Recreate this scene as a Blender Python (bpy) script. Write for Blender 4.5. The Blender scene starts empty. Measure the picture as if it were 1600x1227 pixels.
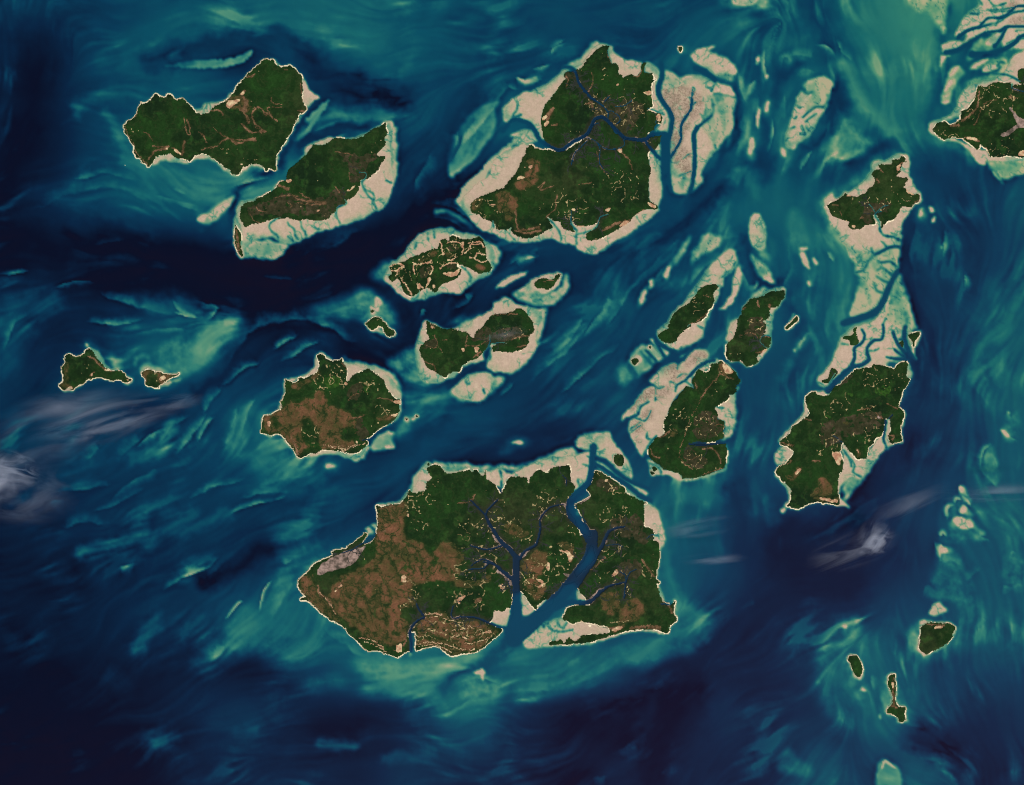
import bpy, math
import numpy as np
# ---------------------------------------------------------------- camera, sky, sun, exposure
sc = bpy.context.scene
KM = 0.075                       # one map step = 75 m; one Blender unit = one kilometre
MW, MH, PAD = 1600, 1227, 120    # mapped sheet (steps) and how far it goes on outside it
cam = bpy.data.cameras.new('camera'); camo = bpy.data.objects.new('camera', cam)
sc.collection.objects.link(camo); sc.camera = camo
camo.location = (0, 0, 700); cam.sensor_width = 36; cam.lens = 36 * 700 / (MW * KM)
cam.clip_start = 1; cam.clip_end = 5000
w = bpy.data.worlds.new('World'); sc.world = w; w.use_nodes = True
sky = w.node_tree.nodes.new('ShaderNodeTexSky'); sky.sky_type = 'NISHITA'; sky.sun_disc = False
sky.sun_elevation = math.radians(52); sky.sun_rotation = math.radians(140)
w.node_tree.links.new(sky.outputs[0], w.node_tree.nodes['Background'].inputs[0])
w.node_tree.nodes['Background'].inputs[1].default_value = 0.08
sun = bpy.data.lights.new('sun', 'SUN'); sun.energy = 3.2; sun.angle = math.radians(0.5); sun.color = (1, .96, .9)
suno = bpy.data.objects.new('sun', sun); sc.collection.objects.link(suno)
suno.rotation_euler = (math.radians(38), 0, math.radians(40)); suno.location = (100, -100, 200)
vs = sc.view_settings
vs.view_transform = 'Standard'; vs.look = 'None'; vs.exposure = 0.12; vs.gamma = 1; vs.use_curve_mapping = False
sc.cycles.volume_bounces = 2; sc.cycles.filter_width = 1.1
GAIN = np.array([1.005, 1.025, 1.08])
# ---------------------------------------------------------------- noise and drawing on the map sheet
W, H = MW + 2 * PAD, MH + 2 * PAD            # cells
VX, VY = W + 1, H + 1                         # corners
def fade(t): return t * t * t * (t * (t * 6 - 15) + 10)
def noise(scale, seed, shape=(VY, VX), ax=1.0, ay=1.0):
    r = np.random.default_rng(seed); h, w_ = shape
    gy, gx = int(h / (scale * ay)) + 3, int(w_ / (scale * ax)) + 3
    a = r.random((gy, gx)) * 2 * np.pi; cx, cy = np.cos(a), np.sin(a)
    Y = np.arange(h) / (scale * ay) + .37; X = np.arange(w_) / (scale * ax) + .41
    yi = Y.astype(int); xi = X.astype(int)
    fy = (Y - yi)[:, None]; fx = (X - xi)[None, :]
    def g(dy, dx):
        return cx[yi + dy][:, xi + dx] * (fx - dx) + cy[yi + dy][:, xi + dx] * (fy - dy)
    u, v = fade(fx), fade(fy)
    return ((g(0, 0) * (1 - u) + g(0, 1) * u) * (1 - v) + (g(1, 0) * (1 - u) + g(1, 1) * u) * v) * 1.5
def fbm(scale, octv, seed, shape=(VY, VX), gain=.5):
    o = np.zeros(shape); a = 1; s = 0
    for k in range(octv):
        o += a * noise(scale / 2 ** k, seed + k * 17, shape); s += a * a; a *= gain
    return (o / math.sqrt(s)).astype(np.float32)
def blur(a, r, n=3):
    a = np.asarray(a, np.float32)
    r = max(1, int(round(r)))
    for _ in range(n):
        for ax in (0, 1):
            p = [(0, 0), (0, 0)]; p[ax] = (r + 1, r)
            c = np.cumsum(np.pad(a, p, mode='edge'), axis=ax, dtype=np.float64)
            L = a.shape[ax]; hi = np.take(c, np.arange(L) + 2 * r + 1, axis=ax); lo = np.take(c, np.arange(L), axis=ax)
            a = ((hi - lo) / (2 * r + 1)).astype(np.float32)
    return a
def smooth(P, closed, k=4):
    P = np.asarray(P, float); n = len(P)
    if n < 3: return P
    ii = range(n) if closed else range(n - 1); out = []
    for i in ii:
        if closed: a, b, c, d = P[i - 1], P[i], P[(i + 1) % n], P[(i + 2) % n]
        else: a, b, c, d = P[max(i - 1, 0)], P[i], P[i + 1], P[min(i + 2, n - 1)]
        for j in range(k):
            t = j / k
            out.append(b + .4 * (c - a) * t + (2 * .4 * a + (.4 - 3) * b + (3 - 2 * .4) * c - .4 * d) * t * t + (-.4 * a + (2 - .4) * b + (.4 - 2) * c + .4 * d) * t ** 3)
    if not closed: out.append(P[-1])
    return np.array(out)
# every mask is drawn on cell centres, then looked up through one small warp so that edges are as ragged as real shores
wx = (noise(9, 5, (H, W)) * 1.5 + noise(4.3, 6, (H, W)) * 1.2 + noise(2.2, 7, (H, W)) * .6)
wy = (noise(9, 8, (H, W)) * 1.5 + noise(4.3, 9, (H, W)) * 1.2 + noise(2.2, 10, (H, W)) * .6)
def box(P, m):
    x0, y0 = np.floor(P.min(0) - m).astype(int); x1, y1 = np.ceil(P.max(0) + m).astype(int)
    return max(x0, 0), max(y0, 0), min(x1, W), min(y1, H)
def poly(P, warp=1.0):
    """-> (slices, bool mask) of a closed outline"""
    x0, y0, x1, y1 = box(P, 5)
    if x1 <= x0 or y1 <= y0: return None
    t = np.zeros((y1 - y0, x1 - x0 + 1), np.int32)
    for a, b in zip(P, np.roll(P, -1, 0)):
        if a[1] == b[1]: continue
        lo, hi = min(a[1], b[1]), max(a[1], b[1])
        r = np.arange(max(math.ceil(lo - .5), y0), min(math.ceil(hi - .5), y1))
        if len(r) == 0: continue
        xs = a[0] + (r + .5 - a[1]) / (b[1] - a[1]) * (b[0] - a[0])
        c = np.clip(np.ceil(xs - .5).astype(int) - x0, 0, x1 - x0)
        np.add.at(t, (r - y0, c), 1)
    m = (np.cumsum(t, 1) % 2)[:, :-1].astype(bool)
    return warped(m, x0, y0, x1, y1, warp)
def warped(m, x0, y0, x1, y1, k):
    if k:
        yy, xx = np.mgrid[0:y1 - y0, 0:x1 - x0]
        xx = np.clip(np.rint(xx + k * wx[y0:y1, x0:x1]).astype(int), 0, x1 - x0 - 1)
        yy = np.clip(np.rint(yy + k * wy[y0:y1, x0:x1]).astype(int), 0, y1 - y0 - 1)
        m = m[yy, xx]
    return (slice(y0, y1), slice(x0, x1)), m
def dist(P, m, wid=None, side=False):
    """-> box, distance to a polyline (minus its half width where given)"""
    x0, y0, x1, y1 = box(P, m + 3)
    if x1 <= x0 or y1 <= y0: return None
    d = np.full((y1 - y0, x1 - x0), 1e3, np.float32)
    if side: sg = np.zeros_like(d); tt = np.zeros_like(d)
    n = len(P) - 1
    for i in range(n):
        a, b = P[i], P[i + 1]
        bx0, by0, bx1, by1 = box(np.array([a, b]), m + 3)
        if bx1 <= bx0 or by1 <= by0: continue
        yy, xx = np.mgrid[by0:by1, bx0:bx1] + .5
        v = b - a; q = max(v @ v, 1e-9)
        s = np.clip(((xx - a[0]) * v[0] + (yy - a[1]) * v[1]) / q, 0, 1)
        e = np.hypot(xx - a[0] - s * v[0], yy - a[1] - s * v[1])
        if wid is not None: e = e - (wid[0] + (wid[1] - wid[0]) * (i + s) / n) / 2
        w_ = (slice(by0 - y0, by1 - y0), slice(bx0 - x0, bx1 - x0))
        if side:
            q_ = e < d[w_]; sg[w_][q_] = np.sign((xx - a[0]) * v[1] - (yy - a[1]) * v[0])[q_]; tt[w_][q_] = ((i + s) / n)[q_]
        sl = d[w_]; np.minimum(sl, e, out=sl)
    if side: return (x0, y0, x1, y1), d, sg, tt
    return (x0, y0, x1, y1), d
def line(P, w0, w1, warp=.6):
    r = dist(P, max(w0, w1), (w0, w1))
    if r is None: return None
    bb, d = r
    return warped(d < 0, *bb, warp)
# ---------------------------------------------------------------- the survey of the archipelago
SURVEY = r'''
I A
C 180 80 6.133
L 80,735 105,690 125,660 170,640 205,600 215,560 235,525 248,498 265,512 300,497 335,472 362,435 400,410 420,438 455,440 480,437 510,420 540,415 560,455 590,465 625,460 650,450 690,490 730,530 765,575 775,597 840,605 900,590 930,545 985,515 1040,490 1085,460 1130,430 1170,385 1215,345 1240,300 1245,250 1300,222 1335,185 1380,155 1395,110 1405,95 1470,85 1490,300 1470,1110 1420,1105 1380,1085 1320,1085 1260,1095 1220,1120 1195,1165 1175,1187 1150,1175 1100,1145 1050,1115 1000,1075 950,1035 900,1005 850,990 800,992 760,1010 735,1045 705,1065 690,1045 640,1030 590,1025 550,1005 525,988 480,995 430,992 390,1020 365,1060 345,1090 315,1105 290,1080 255,1065 240,1030 205,1015 185,990 175,965 185,930 180,905 150,880 135,845 110,805 88,780 100,750
F 345,1095 365,1060 390,1020 430,992 525,985 590,1020 690,1045 705,1068 690,1078 600,1065 520,1052 450,1050 400,1075 345,1108
F 705,1068 735,1045 760,1010 800,992 850,990 900,1005 1000,1075 1100,1145 1175,1190 1130,1190 1060,1150 1000,1100 940,1050 880,1030 800,1030 740,1050
F 765,570 780,600 830,608 920,585 960,545 1040,495 1090,462 1160,400 1130,400 1080,440 1060,470 985,498 900,492 850,515 820,555
F 1200,1165 1230,1105 1300,1083 1380,1083 1470,1112 1440,1125 1380,1110 1320,1105 1250,1130 1190,1192
V 1060,480 1120,440 1200,440 1270,480 1290,560 1250,590 1170,550 1090,560 1065,520
VL 22 1190,560 1250,600 1280,690
VL 14 1350,545 1310,600 1330,680 1400,740 1440,770 1320,780 1250,735 1215,700
VL 12 1310,600 1360,545 1410,560 1440,610 1472,615
VL 16 820,950 870,930 960,920 1030,860 1090,840 1200,890 1260,850 1340,840
VL 10 950,740 1000,790 1060,820 1100,840
VL 9 800,770 840,800 880,880
VL 20 360,910 430,920 500,920
VL 22 320,1040 360,980 400,950 480,940 510,915
VL 18 545,930 600,960 640,1000 660,860
VL 12 660,640 670,700 690,790 720,800 715,730 690,660
VL 6 270,770 320,800 360,860
VL 6 100,720 130,830 180,890 195,960 240,1020 310,1080
VL 10 215,590 180,640
VL 16 1250,250 1310,240 1340,215
VL 18 1190,420 1240,380
VL 14 920,570 990,565 1030,610
B 1070,490 1150,460 1200,470 1120,540 1080,550
B 480,940 515,915 500,945
B 545,930 590,950 640,990 600,985
B 1200,1080 1230,1085 1215,1110
B 1195,425 1245,375 1240,400 1205,430
S 60 130,720 230,730 230,980 180,900
S 80 980,930 1130,930 1120,1060 1000,1040
S 50 1190,1020 1450,1040 1440,1060 1200,1060
S 40 1320,360 1370,500 1340,500
C 360 80 5.333
L 262,86 310,78 357,70 365,100 390,120 430,133 470,128 495,118 530,140 570,180 590,200 597,210 600,260 600,330 598,380 605,430 630,465 635,490 610,510 575,525 560,560 540,600 520,650 495,700 460,750 430,800 400,850 380,890 378,940 382,988 340,985 290,970 240,945 190,940 150,955 110,970 90,1000 70,1030 40,1025 0,1000 -60,600 50,300
F 588,195 597,330 605,430 640,475 680,430 720,400 748,385 690,350 650,300 615,240
F 610,505 630,495 560,590 530,650 500,700 470,760 430,810 400,870 385,950 388,992 372,985 375,890 430,790 500,690 540,590
F 350,75 365,70 395,110 440,130 490,118 500,125 440,142 385,128
VL 9 180,480 240,470 300,520 390,580
VL 9 430,445 370,440 340,410 345,390
VL 8 430,465 330,465 310,480 330,530 370,570
VL 40 110,390 130,430 120,490
VL 10 180,550 220,640 280,660 190,680 130,650 100,610
VL 10 0,730 60,740 150,740 210,740
VL 14 0,740 40,770 90,770
VL 14 455,155 480,155
VL 10 585,270 590,350
VL 14 560,500 610,500
S 70 190,190 290,190 290,240 190,240
S 60 380,210 400,250 380,250
S 50 180,330 220,350 200,420
S 70 0,820 290,890 240,930 100,910
I B
C 340 180 5.113
L 1340,62 1300,90 1250,110 1200,140 1150,175 1090,190 1020,190 960,182 920,190 890,215 850,238 800,240 765,235 735,280 700,320 660,360 620,395 585,420 560,445 553,490 545,520 500,535 475,560 460,590 420,615 370,640 320,665 270,690 215,705 190,740 180,790 185,830 205,870 225,900 240,885 300,870 360,860 420,840 470,825 510,830 560,825 600,830 650,845 700,835 760,840 810,845 870,830 905,800 940,780 950,745 990,725 1020,710 1030,685 1070,665 1100,640 1125,600 1135,560 1150,520 1190,510 1230,480 1270,450 1300,400 1338,350 1330,325 1290,330 1275,310 1310,275 1345,235 1340,190 1360,140 1345,110
F 1335,95 1310,70 1370,40 1405,60 1400,110 1385,200 1390,300 1390,400 1420,450 1410,540 1385,620 1350,700 1310,755 1250,775 1180,820 1110,840 1050,865 980,880 900,905 820,925 740,965 680,990 620,1020 560,1030 500,1010 470,1000 440,970 380,980 320,990 270,1020 230,1060 200,1100 185,1060 195,990 190,920 150,830 140,810 180,760 300,760 600,700 1100,500
W .82 1390,110 1425,100 1425,200 1438,330 1430,440 1410,540 1390,400
W .72 205,1090 270,1020 380,990 470,1010 560,1040 520,1110 460,1155 380,1150 280,1140 210,1140
F 770,230 800,210 860,185 940,180 900,220 850,245 800,245
F 765,230 730,240 690,280 700,300 660,360 700,325 740,285
F 940,178 1020,182 1090,180 1150,165 1300,80 1310,92 1160,185 1080,198 950,190
F 545,520 500,530 440,590 300,670 200,690 150,760 170,800 190,740 280,700 420,620 480,570 550,530
D 1150,530 1165,580 1200,605 1240,625 1250,660 1240,700 1260,730 1275,765
D 1165,580 1200,640 1240,680
D 955,740 945,790 960,830 980,868
D 500,818 470,828 430,855 410,890 430,930 465,950 485,980 470,1025 500,1045 560,1060
D 560,850 570,880 610,910 620,960 645,995
D 665,850 670,895 695,930 712,972
D 560,965 610,1015
D 750,890 810,915
D 1340,520 1390,545
D 1130,460 1180,460 1190,490 1165,520 1150,530
D 1020,680 1030,705 990,722 955,740
M 940,295 1010,300 1080,320 1150,330 1230,310 1275,335 1230,370 1200,420 1190,470 1130,540 1050,540 1050,440 1020,370 970,320
M 380,700 560,620 700,680 880,640 960,560 1010,640 960,730 880,800 700,800 560,790 420,800 260,800 240,740
B 1060,590 1110,540 1100,570 1060,610 1020,610
B 780,770 830,740 810,775
B 545,515 600,520 590,535 550,532
VL 26 490,560 560,590
VL 14 600,645 660,680 760,690 860,700
VL 10 460,660 560,640 640,650
VL 14 640,700 740,715 860,710
VL 10 650,620 720,660 760,690
VL 8 310,740 330,765 400,770
VL 8 940,295 1010,300 1080,320
VL 8 1050,450 1050,520
VL 8 560,700 590,720 580,740
VL 7 260,790 300,850 370,855
VL 8 940,570 970,620
S 70 1180,270 1310,160 1330,210 1250,280
S 60 720,380 760,460 840,350
S 80 850,470 910,500 870,520 770,570
S 90 1010,400 1060,420 1050,500 1200,430
S 110 560,700 800,740 910,760 850,800 600,760
S 60 300,740 400,770 380,790
I B2
C 340 180 5.113
L 145,880 160,910 185,940 190,980 185,1030 195,1090 205,1125 185,1125 160,1090 142,1040 135,980 138,920
F 150,825 165,880 195,940 196,1040 212,1125 200,1148 175,1135 150,1095 130,1040 126,960 138,820
VL 26 150,920 160,1000 165,1080
I CN
C 680 50 5.333
L 905,890 890,830 880,750 890,690 900,640 930,590 970,545 1010,490 1050,430 1085,390 1070,370 1080,345 1110,330 1140,335 1180,310 1220,300 1260,240 1310,180 1350,140 1400,118 1450,116 1434,170 1474,265 1514,260 1530,310 1525,340 1558,365 1563,390 1594,360 1644,360 1684,370 1719,325 1719,270 1754,265 1739,320 1774,345 1809,350 1814,400 1844,395 1814,420 1799,440 1804,520 1809,590 1814,620 1774,650 1824,670 1874,680 1894,710 1884,760 1854,765 1824,800 1824,820 1774,850 1744,885 1654,892 1584,884 1544,848 1494,788 1434,732 1374,708 1334,728 1294,800 1250,862 1150,908 1070,968 1020,980 940,935
F 1120,300 1060,320 1010,370 960,420 880,455 800,500 740,505 680,540 600,590 565,640 565,710 580,755 620,750 690,720 740,735 800,770 840,840 890,905 930,880 905,840 890,700 930,600 1090,395 1075,370 1100,335
F 1150,300 1230,260 1300,160 1360,105 1450,105 1380,150 1310,200 1220,310 1180,325
W .7 1060,300 1140,260 1230,200 1310,100 1350,80 1370,95 1300,160 1230,265 1150,310
F 1340,95 1350,82 1370,92 1352,108
F 1439,130 1464,115 1504,180 1564,225 1634,235 1704,245 1725,260 1719,325 1684,372 1594,365 1564,395 1525,340 1514,265 1474,265
F 1754,255 1814,275 1864,320 1874,370 1864,460 1854,520 1874,580 1924,650 1944,720 1949,800 1934,845 1874,835 1824,838 1874,770 1894,710 1814,660 1774,650 1814,600 1804,480 1814,400 1809,350 1744,320
R 22 1060,295 1140,300 1175,350 1190,410 1230,470 1290,540 1330,570
R 12 1330,570 1400,620 1440,670 1440,710
R 30 560,830 640,740 700,735 790,770 840,840 870,900 940,945 1020,985 1070,975 1150,915 1250,865 1290,810 1330,730 1390,710 1440,745 1510,820 1580,885 1654,895 1744,900 1784,870 1854,845 1920,850
R 26 1744,900 1794,970 1874,1060
R 10 720,690 650,715
D 645,715 650,690 680,650 685,610
D 1774,640 1844,665 1910,690
D 1844,740 1834,800 1860,830
D 1290,810 1330,770 1360,760
D 1440,670 1470,660 1530,700 1540,740 1510,770
D 1400,590 1450,540
D 1500,620 1560,620 1600,600 1640,570
M 1100,335 1165,375 1150,400 1090,400 1075,370
M 1380,600 1500,590 1640,560 1720,600 1760,660 1700,720 1640,780 1600,840 1540,830 1480,760 1420,720 1320,720 1260,780 1250,740 1320,680
VL 12 1305,340 1315,400 1300,460 1270,500
VL 12 1090,460 1110,400 1090,370
VL 8 1460,530 1410,560 1390,590
VL 20 910,780 940,720 980,640
VL 22 900,720 930,690 970,650
VL 16 970,780 1020,770
VL 20 1260,600 1300,590 1310,640
VL 14 1440,190 1470,250
VL 10 1650,370 1700,370 1720,320
B 890,720 920,690 930,710 900,750
B 900,770 930,740 960,750 910,790
B 1500,440 1540,430 1530,450
B 1720,500 1800,500 1780,530
B 1845,690 1880,690 1880,740 1840,740
B 1740,830 1790,820 1830,825 1780,840
S 260 1260,560 1700,560 1760,700 1640,800 1480,760 1300,640
S 60 1060,500 1120,590 1180,520
S 80 1360,350 1560,320 1580,480 1400,440
S 90 1700,440 1780,500 1760,640 1680,600
S 40 1110,800 1280,780 1180,810
I CS
C 680 210 4
L 600,65 640,92 720,100 780,112 830,90 900,48 940,20 965,-15 990,-65 1020,-98 1055,-92 1095,-50 1130,-8 1180,28 1220,40 1310,45 1340,20 1410,12 1400,60 1370,100 1335,110 1335,180 1350,230 1335,280 1335,350 1340,410 1392,450 1380,470 1330,470 1260,500 1200,560 1130,600 1060,640 980,668 945,652 945,622 1000,582 1012,555 960,572 900,578 870,560 850,545 872,610 820,598 790,580 780,548 740,542 700,515 735,580 690,605 640,635 580,652 510,637 480,612 475,580 440,602 390,592 370,560 340,542 290,525 275,500 240,495 218,460 225,430 260,400 320,375 380,350 430,330 450,300 480,270 510,230 530,180 545,145 565,120 568,90
F 560,60 500,80 420,120 370,160 350,200 340,250 250,320 190,380 145,440 180,470 220,530 260,570 290,600 350,620 400,640 460,665 530,675 620,670 720,650 800,680 870,690 890,720 950,745 1010,748 1040,715 1100,680 1180,640 1260,585 1330,535 1385,490 1397,460 1300,470 700,500 450,420 640,120
W .8 480,70 400,110 340,160 300,230 200,310 140,400 130,440 200,390 330,260 360,190 440,120
F 1340,110 1410,60 1412,170 1420,330 1402,420 1390,452 1340,410 1335,300
F 400,110 470,60 500,20 620,10 640,40 560,55 470,70 420,108
F 470,10 500,-10 600,-30 630,30 560,20
D 885,600 880,640 885,690
D 850,480 850,560 885,600
D 885,625 950,610 1010,580 1030,520 1080,500
D 700,520 750,570 780,620 790,660
D 360,540 365,580
D 440,600 470,630 500,665
D 950,25 1000,40 1030,90 1025,170 1050,215
D 950,40 900,90 870,120 850,190
D 1000,40 1060,90 1140,90 1180,70 1180,35
V 560,160 610,150 660,180 650,230 640,290 600,330 540,350 500,350 510,300 540,280 560,240 600,210
V 380,380 430,350 450,380 500,390 540,380 520,420 500,480 460,540 430,520 420,470 390,460
V 230,430 290,400 280,440 240,480
VL 14 500,480 510,560 530,600 600,590 650,580
VL 16 500,600 580,620 660,600
VL 9 690,520 720,490 750,470 760,380
VL 8 640,340 680,300 660,350 740,320
VL 18 1050,600 1130,560 1210,540
VL 14 1250,510 1300,480
VL 9 1160,110 1210,160 1230,220
VL 10 1010,110 1030,190 1060,230
VL 5 890,320 980,300
B 510,270 550,260 560,275 510,285
B 335,440 380,430 370,450
B 1060,470 1110,455 1080,490
B 1150,580 1180,545 1220,540 1190,570
B 830,460 880,465 870,490 860,475
B 880,575 960,575 1000,580 950,600 890,605
B 1320,420 1370,440 1380,465 1340,445
B 1140,90 1170,85 1160,120
B 550,205 610,195 600,210
S 260 1080,220 1260,270 1260,420 1120,400 1100,300
S 80 580,470 640,390 680,520 620,500
S 120 720,380 940,420 900,540 760,530
S 100 960,280 1060,300 1130,480 1040,530
S 120 240,420 380,420 420,520 290,510
S 80 680,180 660,280 700,240
S 90 480,600 660,600 600,560 500,560
S 60 640,550 700,580 640,610
I G
C 900 50 5.333
F 715,480 700,520 720,570 780,650 810,720 805,820 785,900 785,1000 790,1100 790,1200 850,1230 900,1200 960,1240 1010,1240 1030,1200 1060,1150 1090,1080 1150,1000 1180,960 1130,900 1060,820 1050,720 1090,600 1130,540 1160,500 1320,540 1330,540 1310,480 1260,450 1180,420 1120,400 1040,370 960,355 880,390 900,440 800,470
W .78 720,400 730,340 800,330 880,390 960,400 900,450 800,480 715,470
W .8 1140,520 1325,560 1310,680 1305,780 1270,850 1200,930 1150,1000 1090,1000 1040,850 1050,720
MF 720,470 800,450 900,450 1000,500 1060,560 1040,680 960,760 900,900 850,1000 800,1000 790,900 820,800 810,700 760,620 710,560
MF 820,1000 900,950 960,1000 960,1200 900,1180 830,1120
W .8 785,1200 1040,1200 1030,1280 960,1330 900,1350 840,1345 800,1330
W .9 900,1240 980,1230 960,1300 920,1310
R 36 710,260 718,370 690,450 690,520 730,590 780,660 802,720 790,820 770,900
R 74 748,880 745,1000 750,1200 770,1330
R 12 970,480 965,560
R 22 965,560 955,650 900,730 875,790 872,900 830,980 790,1040
R 9 1130,560 1145,650 1130,700
R 16 1130,700 1080,740 1010,800
R 30 1010,800 980,860 987,960 990,1060 975,1240 950,1340
R 40 990,300 1080,340 1160,400
D 970,540 990,480 970,460
D 940,540 960,550
D 1130,490 1160,430
D 1080,460 1130,475 1130,500
D 1130,560 1200,540 1250,545 1300,560
D 1180,605 1250,600 1290,610
D 1190,720 1240,680 1290,725
D 1240,740 1250,720
D 1030,680 1080,720
D 1150,860 1160,960 1180,980
D 800,1000 830,980
D 890,1060 950,1010
D 860,1200 910,1180 960,1160
D 960,620 1000,590
VL 14 870,600 890,620
VL 22 900,630 920,650
I H
C 900 50 5.333
F 958,200 1010,150 1080,125 1155,120 1110,165 1190,200 1260,230 1320,290 1340,340 1310,365 1240,350 1160,350 1110,315 1040,280 980,240
W .72 1100,180 1200,190 1280,230 1330,300 1320,390 1240,400 1160,370 1100,310
I H2
C 900 50 5.333
L 850,130 885,122 885,148 868,170
F 848,130 886,120 888,150 868,178
W .6 880,130 960,140 900,155
I D
C 560 340 5
L 240,385 255,370 310,355 360,340 420,310 500,275 560,255 620,235 640,180 680,165 700,185 710,150 745,140 790,165 850,170 900,165 940,150 975,180 995,240 1000,300 1020,350 1042,395 1030,420 990,430 945,440 900,415 870,400 830,380 780,365 770,380 800,410 800,450 760,480 700,505 660,520 640,540 620,570 590,590 570,570 540,550 500,565 470,590 440,605 405,615 365,600 340,550 325,500 300,480 270,505 245,490 235,460 260,440 250,410
F 220,500 200,480 225,420 240,380 270,340 330,310 400,220 480,150 560,105 640,85 720,90 800,120 880,130 950,150 1000,190 1050,230 1060,290 1040,350 1050,400 1030,440 960,470 890,510 840,550 790,580 720,590 660,590 590,605 520,630 450,645 410,648 350,620 290,560 240,520
W .74 1000,190 1100,250 1110,300 1070,380 1040,420 1050,300
W .58 100,450 160,380 260,330 240,400 220,500 150,480
W .8 380,240 480,140 560,100 700,80 740,110 560,160 420,260
W .76 880,500 840,550 790,590 720,595 700,560 800,530
D 800,380 850,420 880,470 870,500
D 480,570 460,620 420,645
D 540,120 545,170
D 590,90 595,160
D 455,190 440,240
V 450,330 520,300 600,260 630,270 560,320 480,350
V 660,270 740,280 760,300 720,320 680,300
V 900,370 960,370 990,400 940,410
VL 14 245,380 300,360 340,370
VL 16 290,450 320,400 350,380
VL 14 260,410 320,420
VL 12 330,470 380,540 410,600
VL 14 430,350 470,370 550,350 570,330
VL 12 440,440 430,380 450,360
VL 14 560,450 580,410 570,380
VL 16 530,540 555,480
VL 14 460,520 500,550
VL 12 640,400 680,370 740,350 780,360
VL 12 760,310 740,330 700,340
VL 12 800,290 820,250 800,200 740,190 700,200
VL 12 830,280 870,240 880,210 950,210
VL 12 870,310 910,320 930,280 990,290
VL 12 650,240 660,290 640,180
VL 10 860,200 950,190 980,230
VL 10 900,320 960,350 1000,340
B 640,440 680,430 760,420 780,400 800,410 780,440 740,465 700,450
B 545,480 565,475 555,520 530,540 540,510
B 575,540 590,525 605,545 590,560
B 455,530 490,520 480,560 460,560
B 650,250 670,290 650,290
B 800,190 830,200 815,230
B 440,345 480,320 470,345
M 690,240 760,220 790,240 740,260
M 480,400 540,380 560,420 520,470 480,460
M 690,360 760,370 740,420 690,410
S 300 260,370 500,320 760,160 980,180 1020,350 800,300 600,400 350,500
I D2
C 560 340 5
F 1070,560 1100,520 1160,480 1230,445 1335,422 1280,455 1220,490 1150,525
I E
C 560 340 5
L 1375,530 1385,500 1415,480 1460,475 1510,480 1550,450 1580,445 1560,480 1540,510 1520,545 1480,560 1440,555 1400,555
F 1240,575 1300,540 1350,490 1420,455 1500,440 1575,430 1590,440 1580,500 1540,560 1480,590 1430,600 1400,580 1340,580
W .76 1205,605 1240,570 1350,560 1500,590 1600,520 1610,440 1640,460 1640,560 1560,650 1500,690 1420,690 1340,685 1260,650
VL 8 1440,500 1500,490 1520,490
I E2
C 560 440 4.706
F 690,810 710,770 760,720 810,685 870,668 930,670 990,695 1010,720 980,750 970,790 950,830 900,870 850,875 790,860 740,840
W .76 690,800 700,850 770,880 870,880 930,870 990,810 1050,760 1080,710 1010,700 960,760
D 790,720 790,745 820,755
D 920,790 930,830
VL 7 884,852 888,862
I F
C 560 440 4.706
L 500,290 530,305 580,330 640,350 690,345 740,360 800,375 845,410 870,360 910,330 950,280 990,245 1060,235 1130,225 1160,200 1200,198 1240,235 1270,280 1290,320 1290,370 1255,400 1250,450 1230,485 1180,510 1110,522 1050,515 990,510 985,480 1010,460 980,455 960,470 930,510 890,550 840,580 790,600 760,630 745,665 700,665 660,690 640,710 600,690 570,665 530,650 490,620 480,580 460,540 445,485 490,450 520,410 500,370
F 490,285 460,340 450,400 430,450 420,500 430,580 440,660 470,730 520,750 600,745 650,720 720,690 760,640 830,600 900,590 930,570 915,540 960,480 975,500 945,600 960,635 1000,665 1060,670 1130,665 1190,620 1250,570 1290,500 1310,430 1325,320 1340,230 1370,205 1280,195 1180,170 1110,130 1070,125 1010,160 980,200 930,240 860,270 820,310 760,340 640,345 560,310
W .76 1350,210 1390,205 1370,290 1350,380 1310,470 1260,560 1190,640 1130,675 1100,670 1240,560 1310,400
W .78 960,240 990,180 1040,130 1090,120 1130,150 1050,180
W .58 210,600 300,550 400,490 430,560 450,690 530,755 480,765 380,740 300,690
W .6 660,300 740,280 850,260 930,240 860,300 800,340 700,320
M 860,370 960,330 980,390 970,430 880,440 820,430
M 980,400 1060,340 1180,340 1200,380 1160,420 1100,440 1020,430
M 480,480 540,420 580,430 570,480
R 9 970,440 950,490 925,530 935,590
R 8 960,510 970,560 945,590
D 980,455 1050,450 1090,455
D 965,390 970,440
VL 9 790,470 870,475 940,440 970,430
VL 8 790,480 800,400
VL 8 500,470 560,490 580,450 560,400
VL 12 1120,430 1170,410 1210,400 1250,400
VL 10 530,310 560,340
VL 6 760,350 840,360
VL 10 490,590 560,620 570,660
VL 8 590,480 620,520
VL 12 1160,490 1230,470
VL 10 620,430 650,430
VL 12 840,560 900,520
VL 8 990,250 1110,240 1170,240
B 855,490 890,485 880,525 860,520
B 525,310 555,335 545,345
B 745,490 780,490 770,515
S 100 570,420 650,480 620,540 580,540
S 60 490,590 560,600 570,660
S 80 700,540 730,560 660,600
S 130 1020,340 1200,350 1210,420 1080,420
S 50 1210,280 1250,380 1230,420
I F2
C 560 440 4.706
L 48,310 85,285 115,260 160,270 190,295 220,335 265,365 262,395 235,408 205,395 185,350 150,335 100,360 75,340
F 44,312 85,280 118,255 165,265 200,295 230,335 270,360 270,395 240,415 200,400 180,355 150,342 100,368
W .66 130,345 180,360 200,400 160,380 120,360
I F3
C 560 440 4.706
L 90,215 105,208 118,218 105,232 92,228
F 80,190 100,175 125,185 120,150 130,110 150,120 175,150 165,175 145,180 148,210 120,235 95,238
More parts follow.
